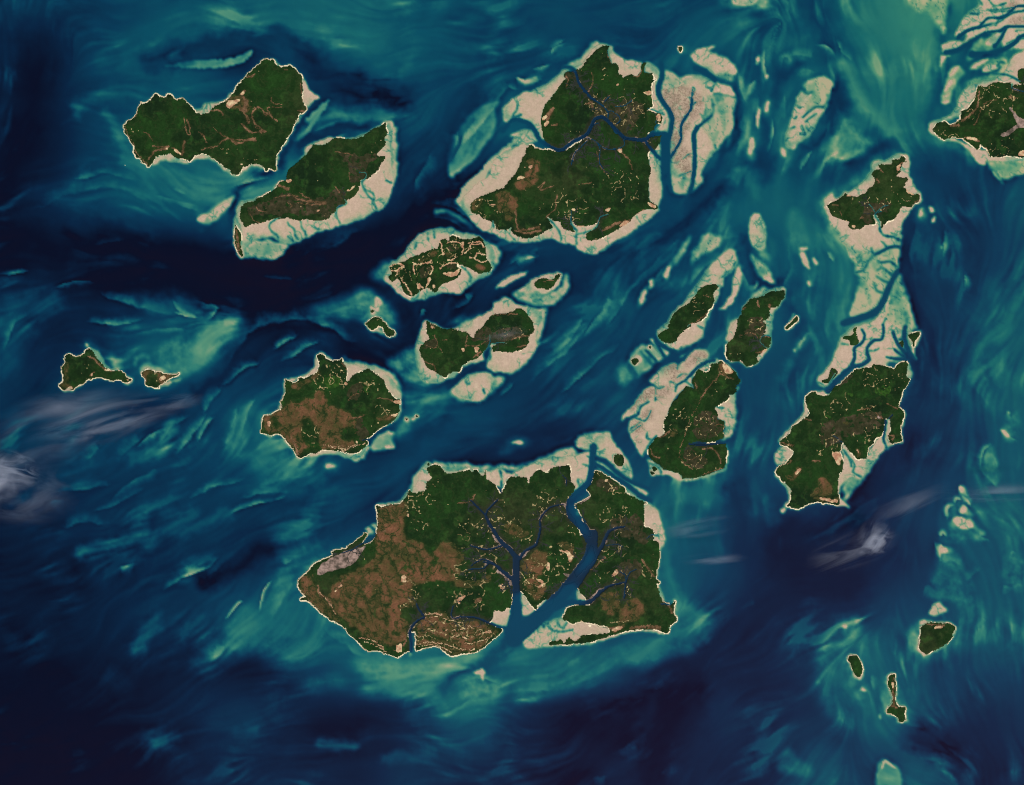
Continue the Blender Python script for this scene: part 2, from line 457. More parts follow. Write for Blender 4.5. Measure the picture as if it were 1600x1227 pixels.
W .58 0,70 80,70 130,100 200,150 270,240 280,330 240,330 180,270 100,260 0,280
I P
C 390 540 5.714
L 600,90 640,75 670,95 690,125 740,135 800,125 825,115 835,160 860,190 870,230 870,280 865,310 885,320 905,280 950,250 1000,230 1060,210 1100,235 1150,270 1200,310 1220,370 1250,420 1300,470 1345,490 1335,550 1335,590 1310,640 1270,680 1230,710 1170,735 1120,775 1080,815 1040,840 1060,860 1045,890 1000,930 950,960 900,965 840,950 780,945 700,935 640,935 590,965 540,965 500,985 460,1005 425,998 410,960 380,920 350,880 320,840 270,795 230,790 190,800 150,790 95,780 110,740 110,690 135,630 180,620 220,600 270,570 290,540 275,500 310,460 320,400 318,350 315,300 350,315 400,330 440,315 435,290 490,290 540,270 590,240 620,190 615,140
F 590,85 625,190 600,230 540,275 480,285 440,290 400,325 350,318 318,295 360,300 420,290 480,265 540,230 580,180
F 318,295 300,370 305,430 285,480 270,530 240,580 160,620 110,680 120,690 230,600 300,540 330,400
F 820,110 850,140 930,160 1000,190 1060,185 1130,200 1200,240 1270,300 1310,360 1345,420 1350,490 1300,470 1250,430 1210,350 1150,280 1060,215 950,255 890,330 870,310 870,230 830,170
W .78 830,115 930,135 1060,165 1150,180 1230,220 1310,290 1350,370 1355,450 1330,420 1250,330 1150,270
F 1350,490 1355,580 1310,660 1240,720 1180,740 1230,705 1310,620 1330,540
F 425,1000 500,1000 600,985 650,975 760,970 830,985 900,1010 960,1038 980,1010 1010,980 1040,930 1060,880 1000,920 900,965 760,935 640,930 540,965 470,1005
W .7 960,1040 1030,990 1060,930 1080,900 1040,900 1000,950
F 90,780 150,800 190,820 240,790 320,840 420,1000 440,1010 405,980 340,880 280,800 230,780 150,785
F 595,95 640,60 665,70 680,110 700,125 740,130 640,80
M 920,360 1010,320 990,430 900,490 870,420
M 950,650 1010,640 1050,800 1000,850 950,780
D 1085,830 1040,840 1010,845
R 20 1290,700 1190,755 1110,810 1070,890
V 135,640 320,545 335,520 430,500 560,470 640,480 700,520 850,580 930,660 945,760 900,880 860,935 640,925 520,900 420,960 350,860 260,780 150,770
GP 470,650 550,670 620,760 620,870 560,910 470,830
GP 820,740 930,720 930,850 830,840
GP 200,640 260,650 280,720 220,740
V 330,580 400,530 470,540 500,560 480,640 450,760 420,790 380,790 300,700 260,650
V 480,480 560,465 620,490 660,540 740,530 780,560 850,590 900,650 920,700 870,740 800,760 700,780 600,740 560,690 490,640 490,570
V 600,400 650,410 700,480 700,520 640,510 590,470
V 130,650 200,640 190,740 130,740
V 650,820 800,830 920,850 940,890 860,930 760,920 650,900
V 440,880 520,890 500,930 440,950
V 560,260 630,210 620,290 560,300
V 380,340 500,310 560,320 500,360 380,400
V 1120,640 1240,620 1340,590 1280,650 1180,670
VL 20 370,820 400,880 430,970
VL 14 1270,500 1340,510
VL 12 890,490 920,450 970,430
VL 10 820,150 870,220 890,280
VL 10 910,640 960,650 1020,620
VL 10 1140,470 1240,480 1320,510
B 835,340 865,330 880,350 850,360
B 1270,490 1345,495 1330,520 1290,515
B 1230,630 1330,595 1300,630
BL 8 640,885 740,895 830,925 860,932
BL 7 650,868 760,880 870,912
BL 8 870,928 950,895 1030,872
BL 6 700,905 780,920 840,940
BL 6 880,910 940,885
B 940,850 970,860 960,880 940,880
B 150,680 190,670 185,720 160,720
G 1000,340 1060,330 1080,410 1020,410
G 440,900 500,890 490,930 450,930
G 660,280 780,280 800,360 680,380
S 300 650,180 780,180 850,260 880,340 720,420 600,420 580,300
S 200 940,350 1050,320 1180,340 1140,450 1080,440
S 180 480,700 600,720 620,860 480,820
S 150 1120,540 1260,540 1250,620 1140,600
S 200 1020,740 1140,690 1080,780 1250,660
S 100 380,430 530,410 560,340
S 40 290,520 370,520 360,570
S 80 850,740 940,720 900,820 820,800
I P2
C 390 540 5.714
L 1390,655 1400,648 1412,655 1400,668
F 1385,640 1415,640 1422,665 1400,675 1386,665
W .55 1290,800 1350,700 1400,670 1530,600 1520,640 1440,690 1390,750 1330,800 1310,830
I P3
C 390 540 5.714
L 1480,628 1495,622 1505,635 1490,642
F 1440,655 1460,640 1475,620 1500,612 1530,622 1505,648 1480,655 1465,675
I P4
C 390 540 5.714
F 1225,770 1240,755 1260,770 1285,775 1275,790 1245,790
I P4b
C 390 540 5.714
F 1195,910 1230,895 1290,890 1290,912 1240,920
W .68 1090,880 1120,830 1180,790 1240,760 1280,780 1270,830 1300,880 1290,915 1200,930 1120,940 1085,920
I Q
C 80 520 7.273
L 90,600 125,560 130,500 120,400 150,330 165,260 195,235 240,260 270,285 320,265 370,235 400,195 430,185 470,210 500,250 540,310 590,370 640,410 700,435 760,425 800,435 840,470 850,510 890,525 925,530 900,550 860,570 825,565 790,545 740,535 680,548 620,525 560,510 500,512 440,530 390,555 350,590 320,600 280,620 240,650 190,640 150,655 115,630
F 420,180 480,185 530,215 590,290 610,350 640,385 700,412 775,405 760,428 690,438 600,390 540,320 490,250
F 85,605 120,640 160,668 240,665 290,630 340,610 330,590 250,630 180,630 110,600
F 845,500 930,525 925,555 880,590 830,575 820,560
F 390,130 405,115 425,150 415,165
W .62 370,120 440,130 520,200 620,300 720,390 790,400 760,330 700,240 640,330 560,240
V 150,330 190,340 190,440 210,500 180,580 250,590 260,620 190,630 110,600 140,540
VL 24 500,310 560,380 620,420 690,430
VL 14 440,480 490,450
VL 20 420,270 500,300
B 460,460 490,455 470,490 445,490
B 190,620 250,610 240,640 190,640
B 600,410 680,425 660,440 600,430
B 860,520 890,530 870,550 850,545
S 90 370,350 530,400 480,490 360,500
S 60 160,350 190,560 240,600 170,600
I Q2
C 80 520 7.273
L 1025,470 1050,440 1090,420 1130,420 1180,440 1240,445 1300,465 1360,475 1420,470 1465,462 1420,490 1370,520 1310,550 1260,580 1230,600 1230,632 1180,620 1120,608 1065,580 1075,540 1040,500
F 1230,630 1240,590 1310,560 1400,540 1470,515 1440,545 1370,560 1330,600 1250,610
F 1290,465 1380,462 1455,455 1470,468 1400,495 1340,480
F 1010,460 1060,420 1100,390 1150,420 1100,440 1040,470
W .7 1010,440 1050,360 1110,340 1180,380 1280,410 1330,450 1200,450 1080,430
W .66 950,280 1030,240 1110,260 1130,320 1110,310 1080,270 1000,280 970,350 955,400
V 1035,470 1100,425 1300,465 1430,472 1300,555 1235,590 1222,485 1090,478 1080,560
V 1220,480 1300,480 1370,490 1280,560 1230,570
V 1070,430 1180,445 1290,470 1200,480 1090,470
VL 16 1030,470 1070,520 1080,560
B 1240,500 1290,490 1300,520 1240,540
S 40 1090,430 1250,460 1200,540
W .6 1200,190 1400,70 1560,100 1620,200 1600,400 1500,480 1460,520 1380,600 1340,640 1150,650 1090,610 1240,640 1400,560 1480,460 1400,430 1250,380 1200,260
I O
C 450 700 5.113
L 1180,130 1230,160 1270,200 1340,200 1440,175 1500,215 1560,220 1585,240 1585,1227 180,1227 150,1180 110,1140 85,1090 90,1050 140,1010 190,955 240,910 310,880 390,850 430,825 470,795 520,760 570,720 610,683 637,683 620,720 590,752 620,772 680,742 700,700 710,640 715,560 710,500 703,463 760,470 820,455 890,445 920,420 950,380 970,342 1000,360 1060,350 1095,330 1110,270 1150,240 1120,200 1120,150
F 1110,110 1150,130 1160,180 1150,250 1110,290 1090,340 1000,368 980,345 1030,290 1060,190
W .7 970,340 1030,200 1100,120 1060,260 1020,340
F 1170,130 1240,150 1300,180 1400,170 1440,150 1490,190 1560,205 1600,240 1500,225 1440,190 1340,215 1250,200
W .76 1150,110 1280,125 1430,120 1540,175 1600,220 1440,160 1300,180
F 600,650 660,620 700,600 710,650 660,690 630,690 635,660
F 705,460 800,440 890,425 960,340 985,360 920,430 820,462 740,480
R 12 625,580 650,620 690,650 695,700 650,745 600,760
R 9 600,760 520,810 430,840
N 240,965 330,885 440,840 600,790 640,765 590,830 560,890 500,940 400,965 300,1000 250,1010
V 730,490 900,450 950,430 940,520 920,620 930,720 1080,760 1100,850 1150,870 1200,780 1300,750 1400,830 1350,920 1320,950 1400,990 1330,1060 1250,1040 1200,1060 1100,1050 1000,1060 980,1150 1000,1227 330,1227 430,1020 560,980 680,880 720,780 700,700 720,600
V 1340,1060 1500,1060 1585,1030 1585,1080 1480,1110 1340,1100
GL 16 800,870 860,960 880,1020
GL 14 960,900 1000,1010
GL 18 1130,830 1180,900 1130,960
GL 12 700,820 760,880 700,950
GL 12 930,740 1000,790 1060,850
GL 10 560,1000 720,980 760,1060 740,1130
VL 14 720,490 780,480 830,460
VL 16 720,680 780,660
VL 12 240,1100 250,1160 270,1200
VL 14 400,1110 425,1080
VL 14 1360,440 1450,430 1490,380
B 900,1040 925,1010 945,1030 930,1060 910,1070
B 940,525 970,530 960,555
B 1060,325 1090,320 1085,345
S 160 950,380 1160,380 1100,480 960,560
S 120 980,560 1100,560 1090,640 960,640
S 90 1240,440 1320,480 1280,520
S 140 1360,560 1440,560 1440,780 1380,800
S 160 1320,900 1440,920 1400,1010 1330,960
S 120 1480,880 1585,830 1585,960
S 120 1360,1120 1560,1120 1540,1200 1400,1210
S 120 960,1050 1060,1150 1020,1200 980,1150
S 80 1080,1050 1200,1060 1180,1110 1080,1100
S 60 1100,260 1320,240 1300,320 1120,320
S 60 1520,440 1560,600 1520,720
C 740 670 4.706
L -10,345 60,345 110,380 150,400 170,430 195,480 225,440 240,390 280,350 330,355 390,360 405,400 420,350 480,300 540,330 570,290 640,275 705,275 710,330 720,390 750,420 740,460 700,500 685,560 690,610 730,660 760,720 790,800 830,860 835,910 800,980 740,1040 700,1140 -10,1140
F -10,320 120,310 190,290 260,330 340,300 450,250 560,210 650,205 760,195 830,172 880,180 865,340 840,410 760,460 695,510 700,400 640,300 400,400 230,450 150,410 -10,360
W .76 -10,275 190,268 330,272 450,235 560,190 640,150 720,140 770,195 560,220 340,310 190,295 -10,325
RT 8 10 190,300 205,360 200,420 205,470
RT 10 40 180,520 110,590 90,630 110,690 160,770 210,840 270,890 310,950
R 44 310,950 305,1140
R 14 -20,530 50,600 90,640
RT 8 24 660,555 560,580 490,660 490,740 460,850 380,900 320,980
R 12 -20,860 100,890 220,855
RT 8 20 -20,1010 60,960 140,990 220,1060 290,1110
RT 44 40 880,130 872,260 862,340 848,395
RT 40 62 848,395 790,450 720,515 705,570 720,640 800,720
RT 70 84 800,720 850,800 875,880 870,950 800,1050 740,1140
D 790,440 770,400 765,370
D 830,200 860,215
D 800,260 860,280
D 640,330 680,370 680,420
N 640,545 680,550 700,610 680,590
N 130,760 190,830 200,850 160,830
N 330,930 400,890 430,895 350,950
N 450,830 475,800 460,870
N 730,610 790,650 800,690 750,650
N 160,1030 280,1080 280,1129 240,1100
F 100,600 150,565 160,580 120,610
V 220,700 300,700 400,760 400,790 320,800 250,760
V 360,960 470,890 540,910 530,1000 480,1080 400,1100 390,1040 360,1000
V 620,850 700,830 720,900 740,930 720,980 690,920
B 620,880 670,900 690,890 720,930 735,930 715,980 690,930 640,900
S 300 200,500 220,700 240,780 120,820 -10,640 -10,760
S 300 530,430 440,640 700,660 640,1040 560,1050 560,920 760,760
S 200 260,650 420,760 400,840 280,800
S 160 350,1000 480,950 400,1100
S 140 -10,850 160,920 100,960 60,1129
C 450 860 4.706
L 420,-10 330,40 250,75 190,110 150,170 90,215 76,260 100,310 150,360 200,420 250,470 310,510 380,545 430,590 450,620 500,660 560,720 600,740 660,740 720,760 780,785 820,780 850,755 905,740 910,720 890,660 880,620 930,600 940,680 935,732 960,735 1040,710 1100,710 1150,740 1190,777 1270,765 1350,755 1410,735 1470,690 1530,640 1577,590 1540,565 1480,540 1510,500 1520,440 1610,420 1610,-10
F 1500,490 1530,430 1610,410 1610,560 1560,555 1510,530
F 860,740 905,725 912,760 900,780 890,750
F 865,700 890,665 905,690 900,735 870,730
RT 18 8 1640,575 1560,565 1470,530 1380,495 1280,490 1220,500 1200,470 1215,410
RT 26 18 906,742 906,680 895,610 910,560
RT 20 10 910,560 960,510 1000,490 960,430 945,390
R 10 1330,140 1440,130 1490,85 1560,140 1620,170
N 1440,130 1460,80 1490,85
V 330,350 500,170 700,50 1200,-10 1300,60 1220,130 1220,220 1000,230 900,300 930,400 820,450 830,490 880,520 860,600 880,640 800,690 700,700 560,640 480,560 400,500 350,440
V 90,220 170,180 200,300 300,400 400,540 330,510 150,350 92,280
V 1230,220 1400,220 1500,180 1460,240 1340,270 1240,265
V 960,540 1020,460 1130,460 1200,510 1320,520 1440,540 1540,590 1480,660 1400,720 1200,765 1100,690 950,700 940,620
GL 14 530,290 590,400 620,470 700,510 740,550
GL 10 330,370 450,390 540,440 580,520
GL 12 210,330 270,400 340,470 420,560 500,640
GL 10 720,250 760,360 720,440 740,520
GL 9 400,460 540,530 600,600 700,640
GL 9 450,240 550,300
GL 14 560,650 700,680 780,740
GL 20 980,650 1080,640 1180,660
GL 10 980,610 1060,600
GL 8 1200,600 1240,640 1330,640
GL 10 1100,490 1220,530 1310,550
GL 10 1310,690 1450,640
GL 10 1000,720 1140,700 1260,745
VL 16 520,640 620,660 700,720
VL 12 740,720 810,745
VL 18 220,310 290,360 350,480
VL 10 340,310 390,260 400,220
VL 14 830,630 870,660 850,700
VL 30 1380,380 1410,360
B 330,305 390,255 395,215 400,260 350,310
BL 9 960,545 1060,525 1180,535 1300,550 1420,560 1500,590
BL 8 950,570 1050,550 1150,570 1230,610 1330,600
BL 9 950,590 1040,575 1120,590 1190,640 1280,650
BL 7 950,612 1030,600 1090,610
BL 9 1010,470 1080,462 1130,475
BL 7 990,500 1100,490 1200,515 1290,530
BL 8 945,690 1060,675 1180,700 1280,730 1380,730
BL 7 945,712 1040,695 1130,710 1200,750
BL 8 1330,555 1420,600 1490,590
BL 7 1350,640 1440,610 1510,600
BL 7 1300,690 1400,670 1490,640
BL 8 1200,640 1260,630 1310,650
BL 6 1160,585 1230,590 1300,575
BL 6 540,670 640,700 720,745
BL 6 520,640 620,662 700,712
BL 5 230,310 290,370 350,470
BL 5 100,300 170,380 260,460
B 790,700 840,690 840,740 800,750
B 830,190 860,185 870,230 840,230
B 1240,350 1300,330 1330,280 1310,340 1270,370 1260,400
S 200 820,420 880,330 920,440 860,450
S 160 840,200 920,240 960,310 920,320
S 220 1220,140 1320,170 1360,220 1480,190 1420,280 1310,300
S 140 1150,310 1300,280 1270,420 1180,340
S 200 1360,290 1440,280 1420,440 1370,450
S 160 1540,240 1600,240 1600,330
S 160 960,480 1540,560 1400,700 1000,700
S 40 560,310 600,340 700,240
C 760 840 4.444
L -10,-10 690,-10 700,90 660,160 620,230 580,280 540,320 500,380 450,430 400,435 350,475 355,500 320,480 280,430 240,370 180,390 170,490 60,490 -10,540
F 240,365 280,430 330,480 400,430 460,425 470,450 400,510 320,530 245,540 240,440
F 55,490 170,490 185,420 190,520 160,590 130,625 60,590 45,560
F 0,540 60,590 110,640 120,660 80,640 0,600
RT 45 60 210,140 205,300 210,450 205,560
RT 70 110 208,480 200,580 185,660
RT 70 100 740,-20 720,120 660,220 600,300 540,380 460,460 400,520 330,580
RT 100 120 330,580 250,650 190,700
RT 10 30 -20,170 60,190 140,260 200,300
D 175,390 150,300 130,290
N 60,240 130,230 190,330 170,330 120,270
N 520,240 590,265 560,270
N 600,240 640,200 610,260
V 260,150 360,110 430,160 420,220 340,270 370,330 420,330 400,400 320,440 280,380 270,280
V 490,40 600,40 600,110 600,180 570,120
B 350,290 390,300 400,340 350,345 390,325
B 410,200 440,170 440,240 420,230
B 90,330 120,320 130,360 100,370
S 300 240,200 420,180 420,380 460,400 300,440
S 220 420,90 600,40 560,210 520,320 470,240
S 120 -10,40 70,100 40,290
I OE
C 740 670 4.706
L 900,305 980,345 1050,390 1110,440 1130,480 1200,510 1275,545 1250,560 1260,640 1255,720 1320,740 1330,830 1340,880 1370,900 1360,980 1340,1100 1340,1140 760,1140 900,960 880,860 870,770 820,700 780,620 750,560 800,530 860,490 830,440 870,400 880,340
F 900,60 990,30 1030,100 1090,170 1150,270 1165,370 1100,330 1040,280 970,220 890,190 880,130
W .78 755,100 790,50 860,35 990,28 920,80 880,140 790,140
F 750,130 790,110 860,115 860,145 800,145
F 1060,330 1170,400 1275,465 1260,500 1210,465 1130,405
F 905,240 980,280 1050,340 1060,370 1000,340 905,275
F 880,330 900,300 1050,380 1130,450 1200,490 1280,530 1275,550 1130,490 1000,370 890,370
F 1255,545 1330,580 1370,640 1380,700 1410,790 1400,850 1370,900 1330,860 1320,750 1250,730
N 750,520 800,490 860,490 830,530 780,550
N 830,720 880,780 905,900 890,890 870,800
N 960,850 985,800 985,840
RT 24 22 890,215 970,240 1040,310 1120,370 1200,410 1290,440
RT 20 30 890,255 980,310 1060,370 1140,420 1220,490 1300,530
RT 12 32 1110,720 1050,730 990,760 950,850 895,940
D 750,560 770,620 830,690
D 880,150 920,140
D 1270,810 1310,780 1360,790
D 970,860 1050,850 1100,870
M 960,360 1060,430 1000,480 900,420
M 1060,660 1220,640 1240,740 1280,840 1100,800 1000,680
S 140 880,330 990,350 1100,460 1000,480
S 160 900,620 1120,580 1130,680 1050,700 960,690
S 120 1020,800 1120,760 1180,820 1000,860
S 130 900,1000 1000,980 940,940
B 960,370 1000,370 970,400
C 760 840 4.444
L 1170,20 1200,90 1195,200 1170,280 1190,330 1200,390 1230,450 1280,465 1312,440 1300,520 1320,570 1280,610 1260,665 1230,660 1180,640 1100,640 1000,645 920,665 840,690 760,715 700,735 600,738 450,745 440,725 520,710 540,735 570,690 620,720 660,680 740,670 850,665 840,620 740,600 640,585 600,600 560,580 530,570 540,530 580,480 680,470 720,460 640,370 650,300 720,230 760,160 800,100 840,-10
F 248,700 270,690 330,630 390,595 440,590 480,570 530,560 570,590 640,590 740,600 840,630 860,665 940,660 1000,645 1100,636 1180,636 1245,668 1228,670 1100,648 1000,657 900,687 800,717 700,744 600,748 400,760 290,772 260,748
F 1175,-10 1220,10 1205,90 1200,200 1178,290 1215,380 1245,445 1215,440 1182,350 1160,280 1190,200 1192,90
F 1300,440 1318,440 1306,530 1325,570 1285,615 1260,670 1250,665 1275,605 1310,570 1296,520
F 625,380 640,370 680,390 700,430 730,430 690,445 630,440
RT 40 12 480,490 580,450 680,455 740,430 800,370 860,335 970,310
R 9 970,315 990,250 1040,220
R 9 970,310 960,260 930,240
R 10 965,320 957,420
D 420,590 450,640 520,655 600,640
D 490,570 510,620 540,630
D 400,600 400,620
D 560,590 540,620
R 9 1215,460 1270,465 1300,445
N 640,590 740,600 860,640 840,665 700,660 600,650
N 700,440 790,350 800,360 740,430
M 920,180 1000,150 1080,180 1060,270 980,300 920,280
V 790,420 870,370 920,380 930,460 900,530 820,520
V 700,600 860,620 960,600 940,640 850,650 750,610
V 960,460 1050,420 1090,480 1060,560 960,590 900,590
VL 16 860,630 940,620
VL 30 1000,630 1100,620 1200,630
VL 20 1270,480 1290,520
VL 14 730,230 780,180 820,140
VL 14 1080,150 1110,200 1160,270
GL 14 350,640 375,610
GL 14 790,560 880,580
B 980,375 1000,390 995,405
B 860,640 940,610 930,640
B 900,220 920,240 880,275 870,270
B 730,290 745,300 735,320
S 240 740,180 840,60 1000,60 860,180 780,220
S 200 1060,120 1120,220 1160,300 1090,260
S 160 880,230 1000,400 940,480
S 160 700,500 800,560 1040,570 900,600
S 120 700,290 960,220 920,280
S 80 1220,480 1290,470 1280,560
I K
C 740 670 4.706
L 1035,200 1060,185 1095,195 1107,230 1097,272 1065,277 1032,245
I K2
C 740 670 4.706
L 1315,285 1335,280 1350,300 1330,315 1318,308
I O2
C 450 700 5.113
L 1110,130 1122,118 1135,130 1122,145
I O3
C 450 860 4.706
F 1370,900 1430,868 1450,900 1435,930 1445,960 1430,950 1415,915
W .62 1240,960 1320,920 1400,920 1460,960 1580,960 1600,1000 1500,1082 1280,1082
I U
C 960 530 5.113
L 770,205 820,190 855,180 900,210 945,240 975,280 1000,325 1000,350 970,375 975,410 955,440 915,450 910,480 860,510 820,535 800,545 820,580 830,610 820,640 870,650 880,690 870,740 880,770 850,800 800,815 720,825 640,825 600,830 605,850 680,845 760,845 850,840 885,840 900,880 895,950 885,1010 860,1035 800,1060 730,1085 650,1110 590,1110 545,1120 540,1090 500,1070 440,1050 390,1035 340,990 290,960 270,910 280,850 310,830 320,790 360,780 400,750 390,720 400,700 395,660 420,600 440,560 470,500 500,480 520,440 550,400 575,375 610,385 640,400 640,380 620,350 640,290 665,245 700,245 730,265 760,245
F 750,170 810,160 860,178 945,235 1000,320 1005,350 980,400 970,450 960,520 960,600 940,660 930,700 945,740 930,775 890,790 850,825 880,770 880,650 830,640 800,550 910,450 975,420 1000,330 850,190 760,230 640,290 620,350 640,400 570,380 480,480 400,650 390,770 300,830 250,900 235,935 215,930 180,870 130,790 120,750 125,650 160,640 100,620 60,650 50,640 80,590 150,530 220,430 280,380 330,380 320,350 280,340 310,310 370,240 420,210 480,185 510,210 560,170 620,110 680,80 730,90 755,120 745,160 690,200 640,260 700,210
F 515,150 545,130 600,112 570,140 530,160
W .74 280,330 330,290 400,310 480,360 480,390 400,390 330,380
W .72 950,520 970,560 965,640 960,720 930,700 900,600
F 265,960 330,990 390,1040 460,1055 520,1075 545,1120 560,1115 650,1105 800,1065 880,1030 895,950 895,845 905,850 905,960 890,1040 800,1075 650,1120 540,1135 460,1100 370,1080 310,1095 290,1080 280,1020
MF 560,180 640,110 720,100 740,150 640,200 580,240
MF 400,230 500,190 500,280 420,300 390,260
MF 340,390 440,380 450,440 380,470 330,490
MF 200,430 330,390 330,460 230,500 160,560 120,570
MF 210,590 300,560 300,640 220,640
MF 130,650 230,680 230,740 150,760
MF 150,780 220,810 200,850
MF 430,250 560,260 580,290 480,350 430,330
R 20 800,165 720,190 660,230 610,285
RT 16 8 610,285 560,330 500,370 485,420
RT 12 8 270,360 320,370 350,395 400,380
R 8 330,385 330,440 325,500
RT 14 9 90,650 150,620 190,605 210,540 280,500
R 9 150,620 240,655 280,600 290,570
R 8 500,240 510,190 540,160
R 14 510,160 550,150 590,115
D 125,720 200,670
D 130,745 210,690
R 10 230,935 260,870 300,810 340,770
D 265,740 255,790 290,800
D 580,280 540,280 500,310
D 500,370 480,350 440,340
D 270,990 330,1010 370,1050 370,1090
R 18 600,838 680,845 760,840 840,830 910,828
D 810,540 880,550
D 560,330 620,375
V 855,185 900,210 945,240 950,285 900,290 870,280 840,230
B 860,195 900,210 945,250 940,280 890,270
V 450,740 500,720 510,770 450,770
M 580,850 640,880 650,930 740,950 740,1010 650,1040 600,1010 550,990
M 640,600 760,580 830,640 860,720 780,800 660,800 640,700
VL 10 830,240 845,280 800,330 740,400 700,460
VL 5 700,460 660,540 610,630 570,750 530,860 520,940 560,1000 620,1040
VL 8 850,280 900,300 950,320
VL 8 560,950 620,970 660,930
VL 12 700,880 780,870 830,930 850,990
VL 12 290,880 310,930 360,950
VL 14 360,790 400,770 440,740
VL 8 800,700 830,680 870,690
VL 7 700,1085 800,1050 870,1030
VL 10 640,350 660,390
S 260 840,190 950,240 950,300 860,300
S 260 660,600 860,620 860,760 680,760
S 160 480,560 640,560 560,740 480,620
S 200 560,900 700,930 740,1010 600,1030
S 120 360,780 480,680 480,780
S 120 280,870 340,980 440,1000 350,1000
S 90 820,340 900,380 820,500
S 80 790,880 880,880 860,1000 820,960
S 60 640,280 760,280 700,360
I U2
C 960 530 5.113
L 305,1020 330,1022 345,1040 325,1055 308,1045
I U3
C 960 530 5.113
L 290,1055 310,1062 322,1075 305,1085 290,1075
I T
C 970 370 5.333
L 720,400 775,395 815,405 800,440 770,475 780,530 760,580 730,620 710,660 680,690 640,715 590,725 580,755 545,770 520,790 490,830 460,870 430,885 400,890 360,880 320,850 308,820 340,790 390,765 400,730 420,680 450,630 500,590 540,570 580,545 600,510 650,440 690,415
F 890,120 830,160 760,220 720,280 690,330 650,390 600,450 560,510 520,560 460,600 420,650 390,710 350,750 310,780 300,820 320,870 380,905 460,945 520,900 560,890 620,850 670,820 690,780 705,720 730,650 770,570 810,500 825,420 830,370 820,330 870,330 930,260 960,230 950,180 920,140
W .78 870,130 930,100 975,180 970,240 900,300 850,330 820,340 830,240
W .72 420,920 500,940 520,890 660,820 680,840 560,900 470,955
F 815,350 840,320 855,340 860,370 848,425 830,400
D 800,400 825,420 835,410
D 580,730 560,750
D 640,740 690,770
D 870,300 920,280 960,200
D 840,340 880,310
S 140 590,520 700,560 650,640 580,640
S 90 400,770 480,680 520,760
S 40 640,480 740,490 720,540
B 590,620 610,615 600,640
VL 9 690,490 740,510
VL 8 560,730 640,700 720,640
I T2
C 970 370 5.333
F 985,240 1005,300 990,340 985,420 970,480 930,550 880,595 815,607 850,580 900,520 930,440 935,360 960,300
W .7 980,230 1010,300 1005,400 990,420 960,420
I T3
C 970 370 5.333
F 1110,445 1120,410 1140,370 1142,400 1125,430
I T4
C 970 370 5.333
W .78 1085,140 1130,170 1200,220 1240,290 1280,385 1230,375 1180,340 1130,280 1090,200
F 1210,330 1250,345 1275,383 1230,375 1195,350
I T5
C 970 370 5.333
W .74 580,210 600,130 660,50 690,-10 830,-10 830,60 760,110 700,150 640,180 580,240
I T6
C 970 370 5.333
W .68 590,-10 540,110 500,180 460,230 400,300 380,360 355,350 370,290 430,190 500,90
F 360,330 385,260 420,240 400,300 380,355
I T7
C 970 370 5.333
W .72 230,390 270,340 275,390 245,435
W .7 145,590 150,520 190,440 215,410 215,480 185,560
F 240,370 262,355 262,395 242,420
I T7b
C 970 370 5.333
F 160,550 175,500 205,440 205,490 180,550
I T8
C 970 370 5.333
L 95,1020 140,1015 150,1040 120,1070 95,1055
F 85,1010 110,995 130,980 165,990 172,1020 155,1060 120,1075 90,1060
W .7 80,1000 190,890 245,1030 255,1090 150,1160 130,1160 90,1070
W .6 30,1060 90,1090 130,1160 60,1210 -20,1240 -20,1100
R 10 165,955 210,1010 255,1060
R 12 80,1080 140,1165
I T9
C 970 370 5.333
L 232,918 245,910 255,922 242,932
F 225,905 265,915 300,940 345,990 340,1020 305,1035 270,990 225,930
W .72 200,930 230,900 280,920 345,980 345,1030 300,1040 255,1060 220,990
I T10
C 970 370 5.333
F 245,860 275,845 300,890 370,930 400,955 385,990 355,980 300,920
R 14 210,950 300,1040
R 16 285,870 340,960 360,1000
R 22 285,840 330,900 400,940 460,955
I Y
C 970 370 5.333
L 1085,520 1150,505 1240,465 1250,455 1330,450 1365,440 1365,490 1340,530 1310,585 1250,600 1230,680 1180,700 1210,730 1205,790 1190,810 1250,840 1245,890 1225,930 1180,970 1130,1000 1145,1040 1120,1065 1050,1080 1020,1050 1000,1030 940,1040 890,1020 875,980 880,920 890,890 930,850 955,800 970,740 965,700 1000,650 1010,600 1050,560
F 1370,430 1250,440 1160,495 1090,515 1040,555 1010,590 1000,650 960,700 920,760 900,840 890,890 870,920 875,1000 920,1045 980,1030 1030,1070 1060,1085 1120,1070 1170,1020 1220,950 1250,900 1255,800 1260,700 1270,640 1310,590 1340,540 1368,480
W .74 1085,510 1160,440 1200,420 1240,440 1160,490
W .66 950,690 910,760 890,860 930,850 970,760
R 6 1175,830 1160,870 1190,910 1225,930
D 1175,830 1210,825 1250,830
M 1070,680 1180,680 1200,780 1180,810 1080,830 980,820 1060,760
VL 16 1140,530 1150,580
VL 20 1040,590 1020,600
VL 8 1000,820 1080,800 1150,840
VL 7 1160,870 1170,830 1240,840
VL 14 1130,970 1190,950
VL 16 1240,600 1240,570
VL 8 1180,700 1160,720
B 1145,1005 1170,960 1230,920 1200,970 1155,1030
S 200 1050,680 1190,680 1180,800 1020,840
S 60 1120,520 1160,600 1120,590
S 80 920,930 1000,1000 950,1010
S 60 1000,820 1150,840 1150,880
I Y2
C 970 370 5.333
L 1370,755 1420,710 1465,660 1478,690 1450,720 1400,760 1385,775
F 1368,755 1400,720 1440,635 1445,650 1420,700 1430,710 1470,660 1485,690 1450,735 1385,782
I Y3
C 970 370 5.333
F 1470,925 1490,895 1520,850 1555,800 1540,840 1500,900
I Y3b
C 970 370 5.333
F 1435,950 1460,935 1462,960 1445,970
